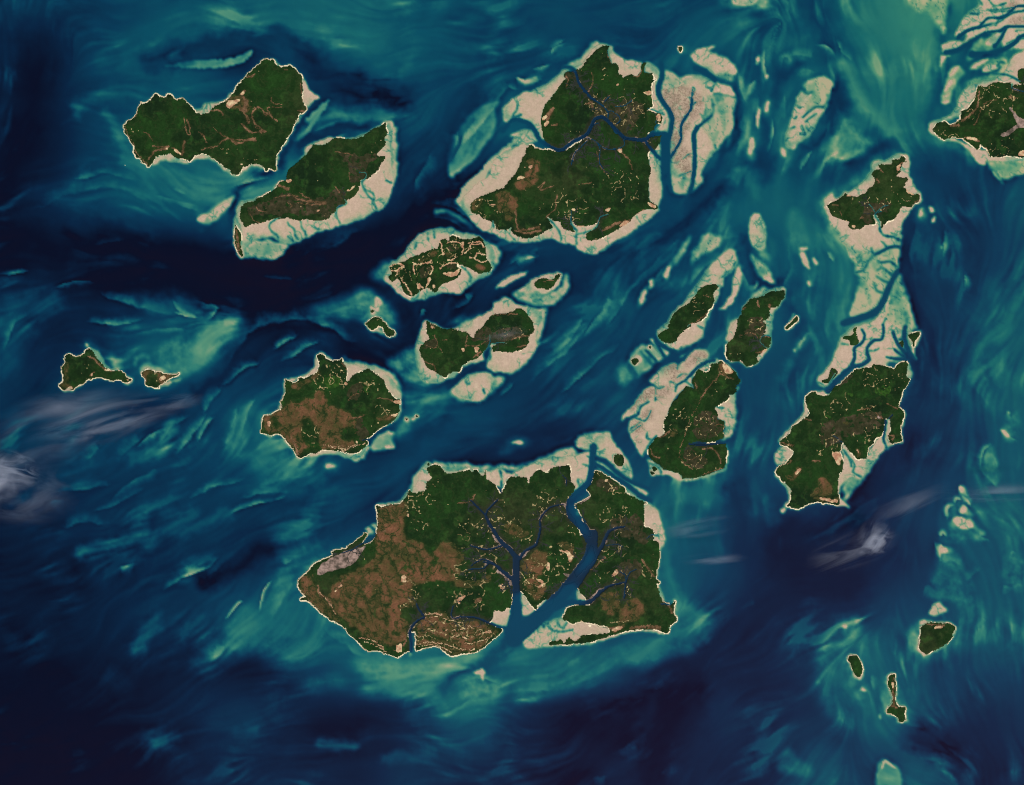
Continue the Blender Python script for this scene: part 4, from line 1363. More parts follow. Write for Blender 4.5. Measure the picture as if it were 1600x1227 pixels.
SEAMARKS = r'''
C 0 0 2
Y .68 2 515,205 600,190 700,185 750,175 790,155 775,185 720,208 640,215 560,212
Q .18 22 480,190 580,160 700,130 800,100 880,100 930,140 960,190
Y .62 2 915,440 920,410 960,370 990,340 1030,310 1010,350 960,420 930,440
Q .6 4 985,410 1040,395 1100,370 1160,355 1220,360
Q .66 2 985,410 1030,392 1080,372
Q .48 18 1000,380 1100,360 1200,360
Q .2 9 940,380 900,450 870,510 830,545 760,580 720,640 730,720
Q .2 12 940,460 1000,430 1080,400 1150,390
Q .5 10 380,500 480,540 560,570 620,600 660,620
Q .5 9 480,530 560,545 700,560
Q .46 10 420,540 520,600 600,640 640,680
Q .58 3 540,590 580,605
Q .56 4 560,640 620,660
Y .66 4 620,690 650,660 700,630 735,610 720,640 690,680 650,700
Q .42 8 120,640 220,600 330,580 420,590 500,640 560,690
Q .3 9 180,620 300,650 400,690 470,720
Q .38 4 300,765 380,750
Q .55 3 820,865 870,868 915,872
Q .35 3 0,855 80,850
Q .38 3 170,895 230,880 290,880
Q .52 7 320,915 370,940 430,960 520,970 600,990
Q .45 16 480,950 560,960 610,985 540,1010
Q .64 2.5 540,940 560,970 612,990
Q .66 2 545,975 575,985 612,992
Q .48 5 280,1005 360,1010 440,1000
Q .5 5 430,1040 520,1030 580,1030
Y .6 16 520,1150 560,1080 620,1030 700,1000 760,1010 700,1100 640,1150 580,1170
Y .68 8 560,1140 580,1100 640,1070 680,1080 640,1130 590,1160
Q .12 14 1280,960 1270,1060 1200,1110 1120,1100 1060,1040 980,1000 900,1020 840,1060 780,1110 700,1180 620,1230
Q .45 8 720,1130 780,1040 860,1000 940,990 1020,1020 1100,1070
Q .52 5 860,1090 900,1060 930,1050
Q .5 5 700,1200 760,1150 800,1130
Y .5 10 960,970 1050,930 1150,910 1160,960 1100,990 1020,990
Q .42 6 940,805 1000,775 1080,740 1120,720
Q .5 3 970,795 1040,765 1090,738
Q .4 6 1290,590 1310,550 1340,510 1350,480
Q .34 20 0,1000 60,960 150,950
Q .3 16 20,1160 30,1080 60,1020
Q .05 30 0,740 200,740 400,760 560,800 700,830 850,840 1000,800
Q .05 30 300,850 500,870 700,900 900,900 1050,860 1150,770
Q .05 30 1000,840 1150,780 1280,680 1400,620
Q .05 40 0,560 60,450 100,300 110,150
Q .5 9 330,360 370,410 390,470 440,530
Q .44 12 260,330 340,290 440,300
Q .42 22 560,30 700,60 850,50 1000,80
Q .46 14 1020,100 1120,140 1260,200
Q .44 8 1100,240 1240,240
Q .08 28 1000,230 1100,270 1240,310
C 680 50 5.333
Y .6 3 120,1210 120,950 180,870 280,700 380,620 480,580 540,570 500,650 505,760 470,870 390,970 340,1050 220,1140
Q .25 14 140,1060 240,880 290,790 320,700
Q .72 14 250,920 350,800 480,620
Q .7 20 150,960 200,880
Q .6 8 810,305 870,290 950,265
Q .66 9 680,370 740,400 860,378
Q .6 9 590,440 670,470
Q .5 14 430,580 520,560 570,470 600,450
Q .5 9 970,180 990,130 1070,95
Q .2 40 100,1000 130,820 230,650 330,520
C 560 340 5
Q .55 10 1180,360 1240,320 1320,300 1400,300
Q .66 5 1300,325 1370,305
Q .3 14 1160,250 1300,260 1420,250
Q .48 12 830,590 860,640
C 680 210 4
Y .6 4 0,500 60,490 130,520 200,570 250,590 200,550 130,500 60,470 0,470
Q .25 12 0,520 80,520 160,570 240,600
Q .25 12 0,440 100,450 200,510 260,590
Q .6 10 500,790 560,770 630,760
Q .55 8 960,750 1040,720 1150,680
C 560 440 4.706
Q .5 8 1040,840 1100,790 1140,750
Q .4 10 400,890 430,830 500,790
Q .42 10 700,200 800,150 840,90
Q .44 8 460,250 480,210 500,215
Q .1 30 320,200 380,300 380,450 200,560 60,560
Q .22 12 330,720 400,750 520,770 640,750 760,680 860,620 960,660 1080,700
Q .2 9 320,740 330,840 340,940
Q .5 30 400,830 520,850 650,850
C 800 0 2
Q .52 40 1190,20 1210,100 1200,200 1180,320
Q .57 24 1280,60 1300,140 1290,220
Q .36 14 1362,30 1350,150 1335,300 1300,380
Q .26 30 940,10 970,90 990,150
Q .26 12 690,280 700,350 690,440 640,520 580,600
Q .28 12 850,150 830,250 800,330 800,450 790,560
Q .26 14 1010,330 980,400 930,460 900,540
Q .22 16 1080,480 1160,460 1000,540
Q .52 8 720,330 712,420 705,520
Q .6 6 770,300 765,360
Q .56 5 744,430 742,480
Y .6 6 860,700 880,650 910,680 930,760 890,750
Q .48 34 980,740 1000,820 1040,900 1060,960
Q .46 18 940,600 900,680 880,740
Q .17 16 1230,680 1230,800 1250,900 1280,1050 1270,1227
Q .22 24 1300,520 1400,640 1440,760
Q .5 4 1352,720 1346,790
Q .58 5 1410,910 1415,860
Q .44 50 1600,900 1520,1050 1480,1200
Q .17 18 200,900 260,830 400,780 540,700 640,600 760,500
Q .5 5 230,1040 290,960 300,930
Q .45 6 60,1190 160,1100 250,1000
Q .45 5 330,950 400,870 470,800
Q .5 5 540,800 620,750 700,740
Q .58 4 715,850 740,890 770,880
Q .5 4 120,150 160,125
Q .4 24 480,230 600,120 700,90
Q .44 20 700,120 800,150 900,130
Q .62 9 1060,260 1120,340 1180,400
Q .52 16 1040,200 1100,280 1180,380
Q .36 20 1000,700 960,640 980,560
Q .5 12 690,560 730,540 760,600
Q .22 14 720,740 740,820 800,890 850,890
Q .5 5 690,1000 700,1040
Q .25 16 860,960 900,1060 860,1200
C 0 613 2
Q .58 3.5 620,150 640,110 670,80
Q .5 6 560,190 600,130 640,80
Q .54 5 700,160 730,120 740,80
Q .5 6 740,180 750,200 780,190
Y .5 18 720,60 820,60 850,140 920,200 1000,220 960,280 850,280 780,220 730,200
Q .6 3 700,390 740,365 800,350 860,335 890,322
Q .34 12 560,440 640,410 700,380
Q .32 10 460,470 520,420 600,370
Q .48 6 520,610 570,575 640,545 680,520
Q .56 2.5 560,585 610,560 640,548
Q .06 14 640,590 720,560 780,520 840,490
Y .47 18 600,850 640,800 700,760 720,700 800,650 850,560 900,510 1000,460 1030,490 960,560 930,600 980,700 1100,780 1000,830 900,860 800,800 700,830
Y .52 12 700,720 760,660 800,690 830,740 740,780
Q .7 2 705,710 720,690 745,660 760,655
Q .68 2 810,680 820,620 845,590
Q .6 4 885,540 910,525
Q .4 14 440,780 470,740 490,700
Y .68 14 1100,840 1200,830 1300,840 1420,830 1500,790 1560,760 1500,840 1400,900 1300,930 1200,930 1130,880
Y .5 14 950,920 1050,880 1150,940 1300,950 1360,980 1440,1010 1530,990 1580,930 1640,900 1640,800 1500,850 1300,900
Q .32 12 1640,740 1530,840 1440,880 1380,920
Q .68 3 1440,910 1500,890 1560,910
Q .6 3 1430,990 1470,960
Q .28 16 480,1090 520,1080
Q .26 9 730,1070 800,1050
Q .28 9 1000,1100 1100,1110
Q .28 9 1200,1140 1350,1130
Q .45 8 380,200 400,170 440,140
Q .4 7 200,420 250,400 330,410
Q .4 6 150,350 200,340
Q .44 6 350,330 450,260 480,240
Q .36 10 250,500 350,470 450,430
Q .36 6 370,550 420,540
Q .46 7 280,200 300,180 310,170
Q .42 12 420,200 500,180 540,110
Q .22 18 1000,330 1150,250 1300,150 1400,80
Q .3 24 880,420 1000,380 1100,330
Q .4 12 820,300 900,300 1000,270
Q .38 20 780,100 770,170
C 800 613 2
Y .45 12 480,260 540,280 660,250 690,270 670,340 600,360 500,330
Q .48 10 470,430 480,520 490,600 520,660 560,700 600,760
Y .5 10 0,960 60,860 200,820 300,800 400,760 480,760 520,650 590,690 640,710 600,800 500,830 420,860 340,850 260,890 180,930 60,960
Q .56 5 170,850 210,830
Q .34 8 750,640 760,660
Q .4 10 800,340 820,400
Q .3 7 330,1120 390,1090
Q .26 7 250,1210 290,1200
Q .2 14 400,1040 440,960 480,880
Y .42 14 960,830 1000,740 1050,710 1140,760 1200,840 1260,950 1200,1060 1060,1050 960,960
Q .55 4 1120,880 1130,930
Y .4 8 1240,760 1280,840 1380,810 1400,750 1300,700
Y .46 6 830,1180 860,1110 900,1150 940,1170 930,1200
Y .58 3 1140,1180 1160,1145 1210,1180 1215,1260 1145,1260
Q .8 2 1150,1180 1165,1150 1200,1175
Y .4 24 1560,20 1640,20 1640,700 1520,850 1480,750 1500,500 1480,300 1520,100
Y .4 10 1320,560 1340,480 1380,330 1440,380 1480,460 1440,560 1480,700 1400,650 1320,640
Q .08 40 840,500 950,560 1050,600
Q .1 30 860,430 960,430 1060,380 1120,260 1240,160
Q .18 24 700,300 720,450 760,600
Q .3 12 760,60 780,200 760,350
Q .12 40 560,880 680,780 800,680 940,620
Q .06 30 200,1030 400,970 560,930
Q .06 30 520,1000 460,1100 440,1200
Q .06 24 1280,1080 1380,1120
Q .52 3 1320,470 1330,500
C 1380 600 3.409
Q .76 5 342,710 342,675 352,655 378,645
Q .74 4 378,632 388,610 412,615
Q .8 4 402,560 412,544 430,565 445,590
Q .72 5 415,590 445,610 465,645
Q .74 4 405,690 425,658 450,675
Q .74 6 372,720 372,745 420,775 480,800
Q .66 8 440,790 500,810 550,830
Q .7 5 308,815 318,797 335,815
Q .74 5 303,930 302,880 320,868
Q .66 9 310,940 360,930 410,960
Q .6 10 285,1000 320,1040 390,1050
Q .58 9 430,1060 470,1010 505,980
Q .6 7 215,1120 235,1080 300,1110 360,1130
Q .64 6 520,450 522,400 540,350 565,325
Q .66 5 575,420 585,405 605,450
Q .62 7 525,470 560,500 600,540
Q .66 6 660,150 680,180 700,160
Q .64 6 627,250 660,280 700,300
Q .6 5 672,960 680,900 700,895 715,960
Q .58 8 640,1120 650,1080 690,1090
C 1120 60 5.577
Q .64 12 180,320 205,420 245,545
Q .64 10 255,490 290,420 330,370
Q .62 8 420,105 412,200 425,300 440,350
Q .6 8 490,690 490,820 450,980
Q .66 8 372,610 345,700 350,780
Q .58 10 560,240 580,170 620,160 645,200
Q .6 12 650,145 740,130 820,160
Q .6 14 700,310 760,275 830,285
Q .66 12 1085,740 1050,860 1030,930 1090,900
Q .64 12 1000,995 1080,1010 1150,990 1220,960
Q .64 8 730,1150 760,1090 820,1000
Q .55 14 880,60 960,80 1040,160
Q .22 46 1010,400 1060,480 1080,600
Q .26 30 560,330 620,300 700,220
Q .6 12 1050,30 1090,110 1180,200
Q .52 10 590,500 580,620 590,700
Q .54 14 260,700 240,850 170,1000
Q .58 12 200,1100 190,1180
Q .56 14 560,960 600,1060 560,1160
C 800 0 2
Q .5 4 40,250 90,235
Q .55 4 560,880 600,830 660,790
Q .56 5 430,900 470,840
Q .5 5 160,1220 230,1160 330,1080
Q .56 4 640,950 655,880
Q .52 5 860,760 870,840 850,900
Q .56 3 925,860 940,900
Q .62 3 985,790 1005,820
Q .5 5 680,700 640,760
Q .5 4 300,1010 360,920 420,860
Q .48 5 120,1120 180,1050 220,1000
C 0 613 2
Q .52 5 640,60 660,20 690,-10
Q .52 4 760,110 770,60 800,20
Q .5 5 500,150 540,100 580,80
Q .5 4 430,170 470,130 520,110
Q .56 3 720,110 735,80 740,50
Q .5 5 820,290 880,270 950,260
Q .46 5 760,330 840,310 900,310
Q .44 5 600,330 680,290 760,270
Q .42 5 180,310 260,300 340,290
Q .42 4 300,370 380,340 450,300
Q .56 8 860,700 880,640 910,590
Q .5 10 900,820 980,760 990,690
Q .56 8 1020,740 1090,800 1150,830
C 0 0 2
Q .5 5 240,560 330,540 430,560
Q .52 4 560,560 640,575 700,570
Q .54 4 490,610 560,630 610,640
Q .5 4 700,590 760,570 830,560
Q .5 4 1080,420 1000,440 940,470
Q .6 3 1000,345 970,380 950,410
Q .5 6 640,1000 680,960 620,940
Q .56 5 660,1090 700,1040 740,1010
Q .5 5 20,1080 40,1010 90,980
Q .48 5 1060,1150 1120,1180
Q .5 4 880,1130 950,1090 990,1070
C 0 0 1
L0 0,420 300,410 560,420 680,330 740,220 800,120
L0 650,640 800,660 900,620 960,560 1060,420 1150,300
L0 1180,100 1200,300 1220,450 1200,650 1170,900
L0 1400,100 1380,200 1450,300 1480,500 1440,700 1300,900
L0 1600,300 1500,600 1500,900 1560,1200
L0 100,1200 500,1080 900,1100 1300,900
L0 0,900 300,800 600,680 650,640
L0 200,1000 350,850 400,680 440,560
L0 0,700 200,620 400,520 600,560 650,620
L0 200,80 400,50 600,90 750,60 1000,60
L0 900,1200 1100,1000 1250,950
'''
DEPTH = '''0.233 0.233 0.286 0.359 0.409 0.43 0.44 0.43 0.388 0.35 0.33 0.33 0.33 0.32 0.32 0.32 0.42 0.55 0.75 0.5 0.6
0.186 0.186 0.286 0.388 0.388 0.205 0.388 0.43 0.388 0.33 0.3 0.3 0.28 0.3 0.38 0.33 0.42 0.5 0.58 0.4 0.5
0.14 0.14 0.286 0.359 0.359 0.307 0.226 0.307 0.328 0.3 0.318 0.318 0.318 0.371 0.477 0.424 0.445 0.477 0.48 0.42 0.4
0.112 0.112 0.286 0.409 0.461 0.461 0.359 0.307 0.226 0.25 0.318 0.371 0.371 0.371 0.424 0.424 0.424 0.318 0.38 0.28 0.3
0.093 0.205 0.307 0.359 0.409 0.461 0.359 0.256 0.154 0.15 0.212 0.318 0.318 0.297 0.371 0.424 0.403 0.403 0.28 0.25 0.35
0.08 0.08 0.066 0.066 0.066 0.11 0.055 0.055 0.066 0.15 0.212 0.212 0.265 0.318 0.424 0.403 0.445 0.424 0.25 0.25 0.28
0.179 0.135 0.135 0.224 0.135 0.054 0.054 0.179 0.156 0.125 0.212 0.265 0.318 0.318 0.339 0.371 0.403 0.477 0.22 0.25 0.35
0.224 0.162 0.224 0.448 0.269 0.179 0.179 0.107 0.156 0.125 0.265 0.265 0.297 0.297 0.318 0.318 0.371 0.424 0.2 0.25 0.42
0.224 0.251 0.269 0.197 0.269 0.314 0.224 0.224 0.312 0.312 0.233 0.212 0.297 0.265 0.265 0.318 0.343 0.343 0.205 0.275 0.475
0.224 0.224 0.224 0.251 0.269 0.314 0.314 0.269 0.29 0.186 0.159 0.191 0.297 0.318 0.318 0.297 0.343 0.29 0.205 0.305 0.445
0.135 0.162 0.197 0.224 0.224 0.224 0.179 0.224 0.208 0.208 0.212 0.265 0.371 0.424 0.318 0.233 0.237 0.152 0.245 0.375 0.445
0.107 0.107 0.135 0.162 0.197 0.179 0.269 0.404 0.312 0.312 0.318 0.318 0.371 0.371 0.297 0.159 0.131 0.152 0.225 0.375 0.375
0.095 0.115 0.135 0.195 0.227 0.372 0.44 0.398 0.413 0.413 0.413 0.413 0.413 0.413 0.23 0.18 0.205 0.275 0.305 0.405 0.355
0.075 0.075 0.095 0.115 0.117 0.117 0.27 0.398 0.455 0.455 0.455 0.413 0.327 0.158 0.15 0.15 0.255 0.435 0.305 0.305 0.305
0.045 0.055 0.065 0.095 0.168 0.202 0.117 0.1 0.2 0.413 0.2 0.115 0.098 0.098 0.18 0.18 0.205 0.405 0.305 0.175 0.205
0.035 0.045 0.055 0.075 0.135 0.165 0.165 0.135 0.21 0.18 0.15 0.11 0.13 0.15 0.15 0.18 0.355 0.255 0.355 0.155 0.175'''
def parse(txt):
    cur = None; O = (0, 0, 1); out = []
    for ln in txt.strip().split('\n'):
        f = ln.split()
        if not f: continue
        if f[0] == 'I': cur = f[1]; continue
        if f[0] == 'C': O = tuple(map(float, f[1:4])); continue
        args = [float(v) for v in f[1:] if ',' not in v]
        P = np.array([[float(q) for q in v.split(',')] for v in f[1:] if ',' in v])
        P = P / O[2] + np.array([O[0] + PAD, O[1] + PAD])
        # what runs off the edge of the sheet goes on outside it
        P[:, 0] = np.where(P[:, 0] > PAD + MW - 4, P[:, 0] + 34, P[:, 0])
        P[:, 1] = np.where(P[:, 1] < PAD - 3, P[:, 1] - 30, P[:, 1])
        out.append((cur, f[0], args, P, O[2]))
    return out
survey = parse(SURVEY); marks = parse(SEAMARKS)
# ---------------------------------------------------------------- shoals: how shallow and how silty the water is, 0 deep .. 1 dry sand
g = np.array([[float(v) for v in r.split()] for r in DEPTH.strip().split('\n')])
def resample(g, Y, X):
    def cub(n, t):
        i = np.clip(np.floor(t).astype(int), 0, n - 1); f = t - i
        idx = [np.clip(i + k, 0, n - 1) for k in (-1, 0, 1, 2)]
        wt = [(-f + 2 * f**2 - f**3) / 2, (2 - 5 * f**2 + 3 * f**3) / 2, (f + 4 * f**2 - 3 * f**3) / 2, (-f**2 + f**3) / 2]
        return idx, wt
    iy, wyt = cub(g.shape[0], Y); ix, wxt = cub(g.shape[1], X)
    r = sum(g[i] * k[:, None] for i, k in zip(iy, wyt))
    return sum(r[:, i] * k[None, :] for i, k in zip(ix, wxt))
cy = np.clip((np.arange(H) - PAD) / 80, 0, 15); cx = np.clip((np.arange(W) - PAD) / 80, 0, 20)
S = resample(g, cy, cx).astype(np.float32)
# currents
fh, fw = H // 8 + 1, W // 8 + 1
ca = np.zeros((fh, fw)); sa = np.zeros((fh, fw)); ws = np.full((fh, fw), 1e-6)
gy, gx = np.mgrid[0:fh, 0:fw] * 8.0
for cur, c, a, P, s in marks:
    if c not in ('Q', 'L0'): continue
    Q = smooth(P, False, 3)
    for p, q in zip(Q[:-1], Q[1:]):
        v = q - p; L = np.hypot(*v); th = 2 * math.atan2(v[1], v[0]); m = (p + q) / 2
        k = L * (np.exp(-((gx - m[0])**2 + (gy - m[1])**2) / (2 * 45**2)) + .02 * np.exp(-((gx - m[0])**2 + (gy - m[1])**2) / (2 * 160**2)))
        ca += k * math.cos(th); sa += k * math.sin(th); ws += k
ang = np.arctan2(sa, ca) / 2
hh, hw = H // 2, W // 2
ang2 = np.stack([np.cos(2 * ang), np.sin(2 * ang)])
def up(a, h, w_):
    Y = np.linspace(0, a.shape[0] - 1.001, h); X = np.linspace(0, a.shape[1] - 1.001, w_)
    yi, xi = Y.astype(int), X.astype(int); fy, fx = (Y - yi)[:, None], (X - xi)[None]
    A = a[yi]; B = a[yi + 1]
    return (A[:, xi] * (1 - fx) + A[:, xi + 1] * fx) * (1 - fy) + (B[:, xi] * (1 - fx) + B[:, xi + 1] * fx) * fy
th = np.arctan2(up(ang2[1], hh, hw), up(ang2[0], hh, hw)) / 2 + fbm(46, 3, 71, (hh, hw)) * .65
ux, uy = np.cos(th), np.sin(th)
def lic(src, n, step):
    acc = src.copy(); tot = 1.0
    Y0, X0 = np.mgrid[0:hh, 0:hw].astype(np.float32)
    for sg in (1, -1):
        X, Y = X0.copy(), Y0.copy(); lx, ly = ux * sg, uy * sg
        for k in range(n):
            X += lx * step; Y += ly * step
            xi = np.clip(X.astype(int), 0, hw - 1); yi = np.clip(Y.astype(int), 0, hh - 1)
            nx, ny = ux[yi, xi], uy[yi, xi]; f = np.where(nx * lx + ny * ly < 0, -1, 1); lx, ly = nx * f, ny * f
            acc += src[yi, xi]
        tot += n
    return acc / tot
rs = np.random.default_rng(3)
l1 = lic(blur(rs.standard_normal((hh, hw)), 1, 2), 22, 1.0)
l2 = lic(blur(rs.standard_normal((hh, hw)), 4, 2), 26, 1.6)
l3 = lic(fbm(34, 3, 91, (hh, hw)), 24, 1.8)
rg_ = np.clip(1 - 3.2 * np.abs(fbm(26, 4, 95, (hh, hw))), 0, 1) * np.clip(.3 + fbm(50, 2, 97, (hh, hw)) * 1.4, 0, 1)
l4 = lic(rg_, 7, 1.0)
l1, l2, l3, l4 = ((v - v.mean()) / v.std() for v in (l1, l2, l3, l4))
st = np.repeat(np.repeat(.22 * l1 + .38 * l2 + .32 * l3 + .6 * l4, 2, 0), 2, 1)
st = np.clip(.45 * st + .55 * (np.exp(.75 * st) - 1.3), -2.2, 3.2)
st = np.pad(st, ((0, H - st.shape[0]), (0, W - st.shape[1])), mode='edge')
def soft(sl, m, r):
    """paint mask grown by the blur radius"""
    (ys, xs) = sl; e = int(3 * r + 3)
    y0, y1, x0, x1 = max(ys.start - e, 0), min(ys.stop + e, H), max(xs.start - e, 0), min(xs.stop + e, W)
    f = np.zeros((y1 - y0, x1 - x0), np.float32); f[ys.start - y0:ys.stop - y0, xs.start - x0:xs.stop - x0] = m
    return (slice(y0, y1), slice(x0, x1)), blur(f, max(1, r / 1.7), 3)
silt = fbm(26, 4, 44, (H, W)) 
wsx = fbm(40, 3, 201, (H, W)) * 9; wsy = fbm(40, 3, 211, (H, W)) * 9
for cur, c, a, P, s in marks:
    if c == 'Y':
        sl, m = poly(smooth(P, True)); sl, f = soft(sl, m, a[1])
        f = np.clip(f * (1 + .25 * silt[sl] + .2 * st[sl]), 0, 1); S[sl] += f * (a[0] - S[sl])
    elif c == 'Q':
        wd = a[1] * 2.0 / s if s > 2.5 else a[1]
        (x0, y0, x1, y1), d, sg, tt = dist(smooth(P, False), wd * 3.4, None, True)
        yy, xx = np.mgrid[0:y1 - y0, 0:x1 - x0]
        k = min(1, wd / 12)
        near_ = (np.clip((yy + k * wsy[y0:y1, x0:x1]).astype(int), 0, y1 - y0 - 1), np.clip((xx + k * wsx[y0:y1, x0:x1]).astype(int), 0, x1 - x0 - 1))
        d, sg, tt = d[near_], sg[near_], tt[near_]
        sl = (slice(y0, y1), slice(x0, x1))
        flip = 1 if (int(P[0, 0]) % 2) else -1
        wv = wd * np.where(sg * flip > 0, .38, 1.6) * (.35 + .75 * np.sin(np.pi * np.clip(tt, .01, .99)) ** .6) if wd < 9 else wd * 1.05
        f = np.exp(-(d / wv) ** 2) * np.clip(.85 + .33 * st[sl], .1, 1)
        if a[0] >= .62: f = np.minimum(1, f * 1.5)
        if wd < 9: f *= np.clip((.75 if a[0] < .62 else 1.0) + .5 * silt[sl], .25, 1) * np.clip(np.sin(np.pi * np.clip(tt, .02, .98)) ** .5, 0, 1)
        S[sl] += f * (a[0] - S[sl])
S += st * (0.014 + .125 * np.clip(S, 0, .45)) * np.clip(1.25 - S, 0, 1) * np.clip(.75 + .8 * fbm(110, 2, 77, (H, W)), .25, 1.4)
# ---------------------------------------------------------------- which thing and part each cell belongs to
NONE = -1
part_of = np.full((H, W), NONE, np.int32)
parts = []            # (island id, part name, colour kind)
def new(i, n, k): parts.append((i, n, k)); return len(parts) - 1
landm = np.zeros((H, W), bool); flatm = np.zeros((H, W), bool); mud = np.zeros((H, W), np.float32)
owner = np.full((H, W), -1, np.int16); ids = []
for cur, *_ in survey:
    if cur not in ids: ids.append(cur)
tide = fbm(11, 3, 571, (H, W)); tide2 = fbm(19, 4, 581, (H, W))
for cur, c, a, P, s in survey:                       # drowned shoals
    if c == 'W':
        sl, m = poly(smooth(P, True), 1.6); sl, f = soft(sl, m, 4 if a[0] > .65 else 8)
        f = np.clip(f * (1.1 + .35 * silt[sl] + .22 * st[sl]), 0, 1)
        S[sl] += f * (a[0] - .03 + .06 * silt[sl] + .05 * st[sl] + (.035 * tide[sl] - .13 * (np.abs(tide2[sl]) < .026) if a[0] > .71 else .03 * tide[sl]) - S[sl])
S += (.8 * (S - blur(S, 2, 2)) + .7 * (S - blur(S, 4, 2)) + .35 * (S - blur(S, 12, 2))) * np.clip(1.3 - S, 0, 1)
S = np.clip(S, 0, .84)
sandp = []
for cur, c, a, P, s in survey:                       # sand and mud that falls dry
    if c == 'F':
        sl, m = poly(smooth(P, True)); sl2, f = soft(sl, m, 2.4 if m.sum() < 260 and cur[0] in 'STXRA' else 1.5)
        f = np.clip(f * 1.15 + .16 * silt[sl2] * (f > .02), 0, 1)
        S[sl2] += f * (np.maximum(.93, S[sl2]) - S[sl2])
        sandp.append((sl, m, new(cur, 'sand_flat', 'sand'), cur))
    elif c == 'MF':
        sl, m = poly(smooth(P, True)); sl, f = soft(sl, m, 3); mud[sl] = np.maximum(mud[sl], f)
for sl, m, k, cur in sandp:
    q = m & (S[sl] > .78)
    part_of[sl][q] = k; flatm[sl] |= q
landp = {}
for cur, c, a, P, s in survey:
    if c == 'L':
        sl, m = poly(smooth(P, True), .75 if len(P) > 12 else .35)
        if cur not in landp: landp[cur] = new(cur, 'forest', 'forest')
        part_of[sl][m] = landp[cur]; landm[sl] |= m; owner[sl][m] = ids.index(cur)
lb = blur(landm, 1, 1)
brk = fbm(44, 2, 351, (H, W))
# beaches: the strip of bright sand round every open shore
for cur in landp:
    k = new(cur, 'beach', 'beach')
    yy, xx = np.where(owner == ids.index(cur))
    y0, y1, x0, x1 = yy.min() - 4, yy.max() + 5, xx.min() - 4, xx.max() + 5
    sl = (slice(max(y0, 0), y1), slice(max(x0, 0), x1)); me = owner[sl] == ids.index(cur)
    near = blur(me, 1, 1) + .10 * silt[sl] + .06
    if cur not in ('A', 'O', 'OE', 'AA', 'AC', 'AD', 'P', 'Q', 'Q2', 'N', 'B2', 'F2', 'H2', 'W'): near = np.where(brk[sl] > .22, near, 0)
    near2 = np.where(brk[sl] > .2, blur(me, 2, 1) + .05 * silt[sl], 0)
    q = ((near2 > .16) | (near > .17 + .16 * np.clip(-.1 - brk[sl], 0, 1))) & ~landm[sl] & (~flatm[sl] | (silt[sl] > .25))
    part_of[sl][q] = k
    sh = q; S[sl][sh] = np.maximum(S[sl][sh], .9)
coast = blur(landm, 4, 3)
f = np.clip(coast * 1.6, 0, 1) * (~flatm & ~landm)
S += f * .16 * (S < .75) * np.clip(.45 + .7 * silt, 0, 1)
inner = blur(flatm | landm, 8, 3)
S -= flatm * np.clip((blur(flatm | landm, 9, 2) - .25) * 3, 0, 1) * (.36 * np.clip(1.4 - 1.4 * inner, 0, 1) * np.clip(.42 + 1.2 * fbm(55, 3, 551, (H, W)), 0, 1) + .04 * fbm(9, 3, 561, (H, W)) + .06 * np.clip(fbm(34, 3, 565, (H, W)), 0, 1))
# ground cover on the islands
COVER = {'M': ('mangrove', 'mangrove', 1.6), 'V': ('grassland', 'grass', 1.5), 'N': ('mud_bank', 'mudbank', 1.0), 'B': ('bare_ground', 'bare', .9), 'G': ('field', 'field', 2.2)}
vein = np.abs(fbm(34, 4, 331, (H, W))); grain = fbm(7, 3, 301, (H, W)); patch = fbm(15, 4, 311, (H, W)); fine = fbm(3.4, 2, 321, (H, W))
for want in ('M', 'G', 'V', 'VL', 'N', 'GL', 'GP', 'B', 'BL'):
    for cur, c, a, P, s in survey:
        if c != want: continue
        if c in COVER:
            nm, kd, wp = COVER[c]; r = poly(smooth(P, True), wp)
            if r is None: continue
            sl, m = r; sl, f = soft(sl, m, (5 if m.sum() > 900 else 2) if c in 'MVG' else 1)
            m = f + (.34 * patch[sl] + .2 * grain[sl]) * (f > .03) * (1.25 if c in 'MVG' else .6) > .5
            if c in 'MG': m &= grain[sl] > -.35
            if c == 'V' and m.sum() > 500: m &= ~((vein[sl] < .05) & (patch[sl] < .1)) & (patch[sl] > -.72)
        elif c == 'GP':
            sl, m = poly(smooth(P, True), 2.6); m &= landm[sl]; part_of[sl][m] = landp[cur]; continue
        elif c == 'BL':
            nm, kd = 'beach_ridge', 'bare'; wd = max(1.1, a[0] / s * .95); sl, m = line(smooth(P, False), wd * .5, wd, .9); m &= grain[sl] > -.3; kd = ('bare', 'strip')[int(P[0, 0]) % 2]
        elif c == 'VL':
            nm, kd = ('sand_strip', 'bare') if cur == 'D' else ('meadow_strip', 'strip'); wd = max(1.2, a[0] / s); sl, m = line(smooth(P, False), wd * .6, wd, .8)
            m &= grain[sl] > -.7
        else:
            wd = a[0] / s * 1.5; sl, m = line(smooth(P, False), wd, wd * .8, 2.2); k = landp.get(cur)
            m &= landm[sl]; part_of[sl][m] = k; continue
        m &= landm[sl] & (owner[sl] == ids.index(cur))
        if m.sum() < 3: continue
        part_of[sl][m] = new(cur, nm, kd)
rr = np.random.default_rng(12)
